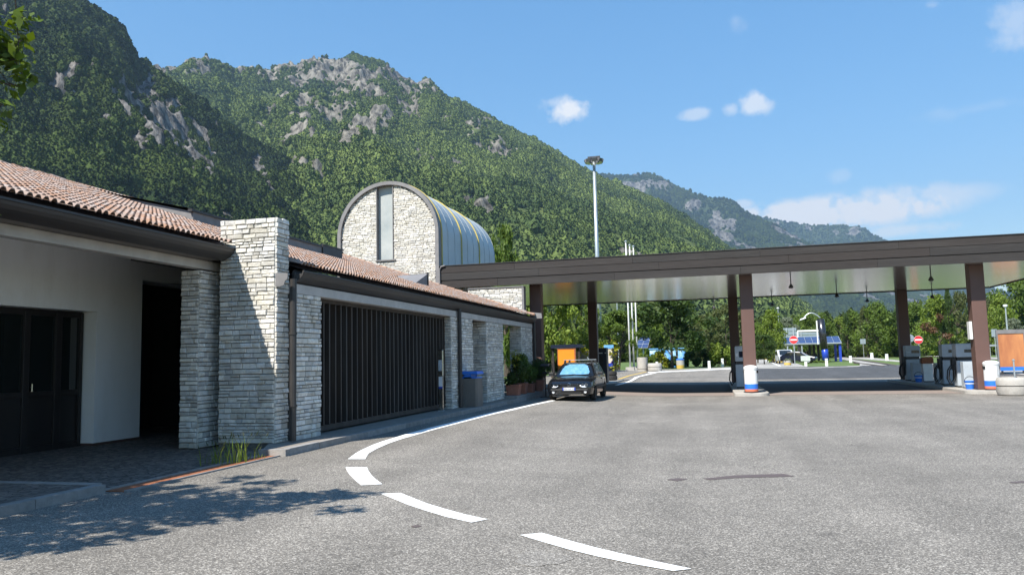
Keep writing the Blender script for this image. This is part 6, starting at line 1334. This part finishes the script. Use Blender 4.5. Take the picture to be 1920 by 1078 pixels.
MB().box(sh_a.x + .05, sh_a.x + 1.95, 54.8, 54.9, .4, sh_a.z - .3).build('back_panel', M['lead'], S_)
wc = empty('grey_container', (at_depth(1096, 690, 56).x, 56.0, .1), 'plain grey container between the shelter and the dark rear column', 'container'); cz = at_depth(1096, 661, 56).z; cw = .75
MB().box(-cw, cw, -.5, .5, .1, cz - .1).build('body', M['lead'], wc, local=True, bevel=.02); MB().box(-cw - .04, cw + .04, -.54, .54, cz - .1, cz).build('lid', M['dark_metal'], wc, local=True)
Yv = 48.2; a = at_depth(1121, 652, Yv); b = at_depth(1139, 712, Yv); zi = .10; V_ = empty('vending_machine', ((a.x + b.x) / 2, Yv + .4, zi), 'tall navy vending machine between the rear column and the map board', 'vending machine')
MB().box(a.x, b.x, Yv, Yv + .8, zi, a.z).build('cabinet', M['navy'], V_, bevel=.02); MB().box(a.x + .04, a.x + .28, Yv - .012, Yv - .002, a.z - .36, a.z - .30).build('label_strip', M['paper'], V_); MB().box(b.x - .1, b.x - .04, Yv - .012, Yv - .002, a.z - .36, a.z - .30).build('label_strip', M['paper'], V_); MB().box(a.x + .05, b.x - .22, Yv - .02, Yv - .002, zi + .5, a.z - .5).build('door_front', M['pump_dark'], V_)
mbx = at_depth(1125.5, 704, 47.9); wb = empty('white_box', (mbx.x, 47.95, zi), 'small white box on a short leg before the navy vending machine', 'box'); MB().box(-.12, .12, -.1, .1, mbx.z - zi - .14, mbx.z - zi + .14).build('body', M['white_paint'], wb, local=True); MB().box(-.03, .03, -.03, .03, 0, mbx.z - zi - .14).build('leg', M['dark_metal'], wb, local=True); MB().box(-.08, .08, -.106, -.1, mbx.z - zi - .08, mbx.z - zi + .08).build('plate', M['pump_grey'], wb, local=True)
Ym = 54.6; a = at_depth(1132.5, 647, Ym); b = at_depth(1152, 700, Ym); T_ = empty('map_board', ((a.x + b.x) / 2, Ym, zi), 'upright information board with blue header and pale map', 'information board')
def map_mat():
    m, nt, p = new_mat('printed_map'); N = nt.nodes.new; L = nt.links.new; g = N('ShaderNodeNewGeometry'); v = N('ShaderNodeTexVoronoi'); v.feature = 'DISTANCE_TO_EDGE'; v.inputs['Scale'].default_value = 7; n = N('ShaderNodeTexNoise'); n.inputs['Scale'].default_value = 5; L(g.outputs['Position'], n.inputs['Vector'])
    L(n.outputs['Color'], v.inputs['Vector']); r = N('ShaderNodeValToRGB'); e = r.color_ramp.elements; e[0].color = (.45, .22, .20, 1); e[1].position = .06; e[1].color = (.62, .60, .52, 1); L(v.outputs['Distance'], r.inputs['Fac']); L(r.outputs['Color'], p.inputs['Base Color']); p.inputs['Roughness'].default_value = .3; return m
M['map'] = map_mat()
MB().box(a.x + .05, b.x - .10, Ym - .02, Ym, a.z - 1.28, a.z - .26).build('map_sheet', M['map'], T_); MB().box(a.x, b.x, Ym - .06, Ym + .1, a.z - .24, a.z).build('header', M['light_blue'], T_); q = MB(); q.prism([(b.x - .26, a.z - 1.28), (b.x - .10, a.z - 1.28), (b.x - .10, a.z - 1.06)], 'y', Ym - .03, Ym - .021); q.build('corner_print', mat('violet_print', (.12, .05, .38), None, .4), T_)
fr = MB(); fr.box(b.x - .10, b.x, Ym - .06, Ym + .1, zi, a.z - .24).box(a.x, a.x + .05, Ym - .04, Ym + .1, zi, a.z - .24).box(a.x + .05, b.x - .10, Ym + .0, Ym + .1, zi, a.z - .24); fr.build('frame', M['navy'], T_); MB().box(a.x + .05, b.x - .10, Ym - .02, Ym, a.z - 1.52, a.z - 1.30).build('footer', M['deep_blue'], T_)
for px, py, lab, s in ((1148, 716, 'lower dark tyre like block lying at the foot of the map board', .40), (1150, 706, 'dark rounded block resting behind the lower one by the map board', .44)):
    g = ground_at(px, py); r = empty('dark_block', (g.x, 53.2 if py > 710 else 54.0, zi), lab, 'block', None); bb = MB(); bb.lathe([(s * .8, 0), (s, .08), (s, .26), (s * .9, .34), (s * .5, .36)], n=18); smooth_by_angle(bb.build('ring', M['rubber'], r, local=True)); bb = MB(); bb.lathe([(s * .8, .34), (s * .95, .4), (s * .95, .56), (s * .8, .64), (s * .3, .64)], n=18); smooth_by_angle(bb.build('upper_ring', M['rubber'], r, local=True))
# painted booth, tilted solar panel, yellow banded bin
Yb = 92.0; a = at_depth(1218, 655, Yb); b = at_depth(1286, 690, Yb); z0 = .42; Bq = empty('painted_booth', ((a.x + b.x) / 2, Yb + 1.2, z0), 'light blue painted booth half hidden behind the lime tree', 'booth')
def mural():
    m, nt, p = new_mat('blue_painted_mural'); N = nt.nodes.new; L = nt.links.new; g = N('ShaderNodeNewGeometry'); n = N('ShaderNodeTexNoise'); n.inputs['Scale'].default_value = 1.1; n.inputs['Detail'].default_value = 3; L(g.outputs['Position'], n.inputs['Vector']); r = N('ShaderNodeValToRGB'); r.color_ramp.interpolation = 'EASE'; e = r.color_ramp.elements; e[0].position = .38; e[0].color = (.06, .24, .58, 1); e[1].position = .62; e[1].color = (.55, .68, .80, 1); k = e.new(.5); k.color = (.22, .48, .76, 1); L(n.outputs['Fac'], r.inputs['Fac']); L(r.outputs['Color'], p.inputs['Base Color']); p.inputs['Roughness'].default_value = .6; return m
M['mural'] = mural()
MB().box(a.x, b.x, Yb, Yb + 2.4, z0, a.z).build('wall', M['mural'], Bq); MB().box(a.x - .1, b.x + .1, Yb - .1, Yb + 2.5, a.z, a.z + .1).build('roof', M['light_blue'], Bq); xm = at_depth(1238, 670, Yb).x; MB().box(xm - .5, xm + .5, Yb - .03, Yb - .003, z0 + .9, z0 + 1.7).build('window', M['lead'], Bq)
Ys = 96.0; A_ = [at_depth(*p, Ys) for p in ((1191, 652), (1214, 652), (1219, 629), (1199, 629))]; so = empty('tilted_solar_panel', (A_[0].x + .8, Ys, .42), 'tilted dark blue solar panel right behind the flagpoles', 'solar panel')
dd = Vector((0, 1.3, 0)); P = [A_[0], A_[1], A_[2] + dd, A_[3] + dd]
for i in range(3):
    for j in range(2):
        f = lambda u, v: (P[0].lerp(P[1], u)).lerp(P[3].lerp(P[2], u), v); g_ = .012; q = [f(j / 2 + g_, i / 3 + g_), f(j / 2 + .5 - g_, i / 3 + g_), f(j / 2 + .5 - g_, i / 3 + .333 - g_), f(j / 2 + g_, i / 3 + .333 - g_)]; MB().add([tuple(v) for v in q], [(0, 1, 2, 3)]).build('solar_module', M['solar'], so)
bk = MB(); nn = (P[1] - P[0]).cross(P[3] - P[0]).normalized() * .05; bk.add([tuple(v - nn * .3) for v in P] + [tuple(v - nn * 1.5) for v in P], [(0, 1, 2, 3), (7, 6, 5, 4), (0, 4, 5, 1), (1, 5, 6, 2), (2, 6, 7, 3), (3, 7, 4, 0)]); bk.build('frame', M['galv'], so); cxm = (P[0] + P[2]) / 2; MB().tube([(cxm.x, cxm.y, .3), (cxm.x, cxm.y, cxm.z - .05)], .1, 8).build('post', M['galv'], so)
g = ground_at(1276, 691); yb_ = empty('banded_bin', g, 'white litter drum with a yellow band and blue rim right of the lime tree', 'bin'); MB().lathe([(.36, 0), (.38, .35)], n=18).build('yellow_band', M['yellow_paint'], yb_, local=True); MB().lathe([(.38, .35), (.38, .85)], n=18).build('body', M['concrete'], yb_, local=True); MB().lathe([(.40, .85), (.40, .95), (.2, 1.0)], n=18).build('rim', M['blue_paint'], yb_, local=True)
tp = at_depth(1269, 660, 90); tq = empty('wooden_post', (tp.x, 90, .42), 'thin pinkish post standing beside the painted booth', 'post'); MB().box(-.12, .12, -.1, .1, 0, tp.z).build('post', M['pink_paving'], tq, local=True); MB().box(-.14, .14, -.12, .12, tp.z, tp.z + .06).build('cap', M['pink_paving'], tq, local=True)
# row of banded planters beside the lane
BGR = 'banded concrete planters along the lane'
def banded(label, px, py, wpx):
    g = ground_at(px, py); w = wpx * math.hypot(g.x, g.y) / FOCAL / 2; r = empty('banded_planter', g, label, 'planter', BGR); h = w * 1.8
    MB().lathe([(w * .96, 0), (w, h * .12)], n=20).build('lower_ring', M['concrete'], r, local=True); MB().lathe([(w, h * .12), (w, h * .46)], n=20).build('yellow_band', M['yellow_paint'], r, local=True); MB().lathe([(w, h * .46), (w, h * .82), (w * .8, h * .82), (w * .75, h * .75), (.02, h * .75)], n=20).build('bowl', M['concrete'], r, local=True)
    v, t = leaves(160, [(0, 0, h * .85, w * .7, w * .7, h * .16)], .22); leaf_obj('plant', v, t, M['leaf_grey'], r)
    return r
banded('nearest yellow banded planter, left of the first no entry sign pole', 1477, 685.3, 12); banded('second yellow banded planter of the lane row', 1462, 680.6, 10.5); banded('third yellow banded planter of the lane row', 1452, 678, 9); banded('fourth yellow banded planter of the lane row', 1444.5, 676, 8.5); banded('farthest yellow banded planter of the lane row', 1438, 674.5, 8)
for px, py, tpy, lab in ((1444, 676.5, 641, 'tall thin pole at the far end of the banded planters'), (1457, 679.5, 655, 'short thin pole beside the second banded planter')):
    g = ground_at(px, py); h = at_depth(px, tpy, g.y).z - g.z; r = empty('thin_pole', g, lab, 'pole'); MB().tube([(0, 0, -.1), (0, 0, h)], .06, 8).build('tube', M['galv'], r, local=True); MB().lathe([(.08, h), (.08, h + .08), (.02, h + .12)], n=10).build('cap', M['galv'], r, local=True)
# solar carport
Yc = 118.0; zg = .42; cl = at_depth(1460, 645, Yc); cr = at_depth(1577, 640, Yc); zf = (cl.z + cr.z) / 2; D_ = 9.0; CP = empty('solar_carport', ((cl.x + cr.x) / 2, Yc + 4, zg), 'solar roofed carport on blue posts beyond the canopy', 'carport')
zt_ = at_depth(1577, 634, Yc).z
nm = 9; zs = zf - .05; rise = .95
for i in range(nm):
    for j in range(2):
        u0 = cl.x + (cr.x - cl.x) * (i + .03) / nm; u1 = cl.x + (cr.x - cl.x) * (i + .97) / nm; v0 = j * .5 + .015; v1 = j * .5 + .485
        MB().add([(u0, Yc + 2.4 * v0, zs + rise * v0), (u1, Yc + 2.4 * v0, zs + rise * v0), (u1, Yc + 2.4 * v1, zs + rise * v1), (u0, Yc + 2.4 * v1, zs + rise * v1)], [(0, 1, 2, 3)]).build('solar_module', M['solar'], CP)
rf = MB(); rf.add([(cl.x - .05, Yc - .05, zs - .02), (cr.x + .05, Yc - .05, zs - .02), (cr.x + .05, Yc + 2.45, zs + rise - .02), (cl.x - .05, Yc + 2.45, zs + rise - .02), (cl.x - .05, Yc - .05, zs - .16), (cr.x + .05, Yc - .05, zs - .16), (cr.x + .05, Yc + D_, zs - .30), (cl.x - .05, Yc + D_, zs - .30), (cr.x + .05, Yc + D_, zs + .3), (cl.x - .05, Yc + D_, zs + .3)], [(0, 1, 2, 3), (4, 5, 1, 0), (7, 6, 5, 4), (3, 2, 8, 9), (9, 8, 6, 7), (1, 5, 6, 8, 2), (0, 3, 9, 7, 4)]); rf.build('roof', M['galv'], CP)
for i, (px, dy) in enumerate(((1576, .4), (1567, 5.5), (1546, .4), (1543, 6.5), (1535, 6.5), (1527, 6.5), (1519, 6.5), (1500, .4))):
    x = at_depth(px, 670, Yc + dy).x; MB().box(x - .16, x + .16, Yc + dy - .16, Yc + dy + .16, zg - .1, zs - .18).build('post', M['deep_blue'] if i in (0, 1, 2) else M['dark_metal'], CP)
# pylon with curved lamp, gantry
Yp = 112.0; pb = at_depth(1549, 684, Yp); pt = at_depth(1541.5, 598, Yp); PY = empty('pylon_lamp', (pb.x, Yp, zg), 'dark steel and blue pylon carrying a white curved lamp arm', 'pylon'); X = pb.x
MB().tube([(X, Yp, zg), (X - .08, Yp, at_depth(1548, 650, Yp).z)], .42, 16).build('base_tube', M['deep_blue'], PY, smooth=True); z1 = at_depth(1548, 650, Yp).z; M['pylon'] = mat('dark_polished_steel', (.10, .10, .11), (.06, .06, .065), .25, .8)
MB().tube([(X - .10, Yp, z1 - .3), (X - .35, Yp, pt.z)], .47, 16).build('upper_tube', M['pylon'], PY, smooth=True); MB().box(X - .95, X - .82, Yp - .2, Yp + .2, at_depth(1548, 645, Yp).z, pt.z - .2).build('white_fin', M['white_paint'], PY)
le = at_depth(1506, 607, Yp); P = []
for k in range(13): t = k / 12; P.append((X - .4 + (le.x - X + .4) * t, Yp, pt.z + .1 + 1.0 * math.sin(math.pi * (t * .72 + .02)) - .1 * t - (.72) * t ** 2.6))
MB().tube(P, .075, 8).build('lamp_arm', M['galv'], PY); e = P[-1]; MB().prism([(e[0] - .45, e[2] - .12), (e[0] + .4, e[2] + .16), (e[0] + .35, e[2] + .32), (e[0] - .3, e[2] + .12)], 'y', Yp - .2, Yp + .2).build('lamp_head', M['paper'], PY)
Yg = 122.0; ga = at_depth(1495, 621, Yg); gb_ = at_depth(1538, 618, Yg); G_ = empty('white_gantry', ((ga.x + gb_.x) / 2, Yg, zg), 'white tubular gantry frame above the carport roof', 'gantry'); MB().box(ga.x, gb_.x + .6, Yg - .1, Yg + .1, ga.z - .1, ga.z + .15).build('cross_bar', M['white_paint'], G_)
for xx in (ga.x, gb_.x + .5): MB().box(xx - .1, xx + .1, Yg - .1, Yg + .1, zg, ga.z - .1).build('leg', M['white_paint'], G_)
for (p0, p1, Yd, lab) in (((1470, 642), (1493, 614), 135, 'blue grey back of large direction boards left of the gantry'), ((1497, 643), (1537, 622), 140, 'wide blue grey direction board back seen through the gantry')):
    a = at_depth(*p0, Yd); b = at_depth(*p1, Yd); r = empty('direction_board', ((a.x + b.x) / 2, Yd, zg), lab, 'direction board', 'backs of direction boards'); nb = 4; hh = (b.z - a.z) / nb
    for k in range(nb): MB().box(a.x, b.x, Yd, Yd + .06, a.z + k * hh + .04, a.z + (k + 1) * hh - .04).build('board', M['sign_back'], r)
    for xx in (a.x + .5, b.x - .5): MB().box(xx - .09, xx + .09, Yd - .15, Yd - .01, zg, b.z).build('leg', M['galv'], r)
# two parked vehicles by the lane
def far_car(name, label, prof, win, m, x, y, z, rz, w=1.75):
    r = empty(name, (x, y, z), label, 'car', None, rz); hw = w / 2
    b = MB(); b.prism(prof, 'x', -hw, hw); o = b.build('body', m, r, local=True, bevel=.12)
    for wn in win:
        for s in (-1, 1): MB().add([(s * (hw + .006), p[0], p[1]) for p in wn], [tuple(range(len(wn)))]).build('side_window', M['glass'], r, local=True)
    for yy in (prof[0][0] + .85, prof[0][0] + .85 + 2.6):
        for s in (-1, 1): wheel(r, s * (hw - .08), yy, s)
    return r
mv = ground_at(1478, 681.5); MV = far_car('parked_minivan', 'silver minivan seen from the front beside the banded planters', [(0, .3), (-.05, .62), (.1, .82), (1.0, 1.05), (1.9, 1.66), (2.4, 1.74), (4.1, 1.70), (4.4, 1.1), (4.4, .3)], [[(1.7, 1.08), (1.95, 1.55), (2.9, 1.6), (2.9, 1.06)], [(3.0, 1.06), (3.0, 1.6), (4.0, 1.55), (4.1, 1.08)]], M['silver'], mv.x, mv.y + 1, mv.z, 0.05, 1.85)
MB().add([(-.78, .985, 1.075), (.78, .985, 1.075), (.70, 1.86, 1.655), (-.70, 1.86, 1.655)], [(0, 1, 2, 3)]).build('windscreen', M['glass'], MV, local=True)
for s in (-1, 1): MB().box(s * .66 - .22, s * .66 + .22, -.075, .1, .62, .80).build('headlight', M['headlamp'], MV, local=True)
MB().box(-.3, .3, -.085, -.03, .42, .54).build('number_plate', M['paper'], MV, local=True)
dc = ground_at(1506, 681.5); far_car('parked_hatchback', 'dark blue parked car with sloping bonnet in front of the carport posts', [(0, .3), (-.05, .6), (.05, .76), (1.0, .90), (1.75, 1.40), (2.3, 1.48), (3.3, 1.44), (4.0, 1.0), (4.2, .9), (4.2, .3)], [[(1.35, .94), (1.85, 1.34), (2.5, 1.38), (2.5, .94)], [(2.6, .94), (2.6, 1.38), (3.25, 1.34), (3.7, .98)]], M['darkblue_car'], dc.x + 1.9, dc.y + 3, dc.z, rad(74), 1.74)
# guard rail and road at the far right
g0 = at_depth(1852, 646, 140); r = empty('guard_rail', (g0.x + 4, 140, .42), 'grey steel guard rail on short posts right of the right brown column', 'guard rail'); MB().prism([(139.95, g0.z - .3), (140.02, g0.z - .27), (139.95, g0.z - .2), (140.02, g0.z - .1), (139.95, g0.z - .03), (140.05, g0.z), (140.08, g0.z - .3)], 'x', g0.x, g0.x + 22).build('rail', M['galv'], r)
for k in range(8): MB().box(g0.x + .2 + k * 2.8, g0.x + .35 + k * 2.8, 140.08, 140.2, .35, g0.z - .02).build('post', M['galv'], r)
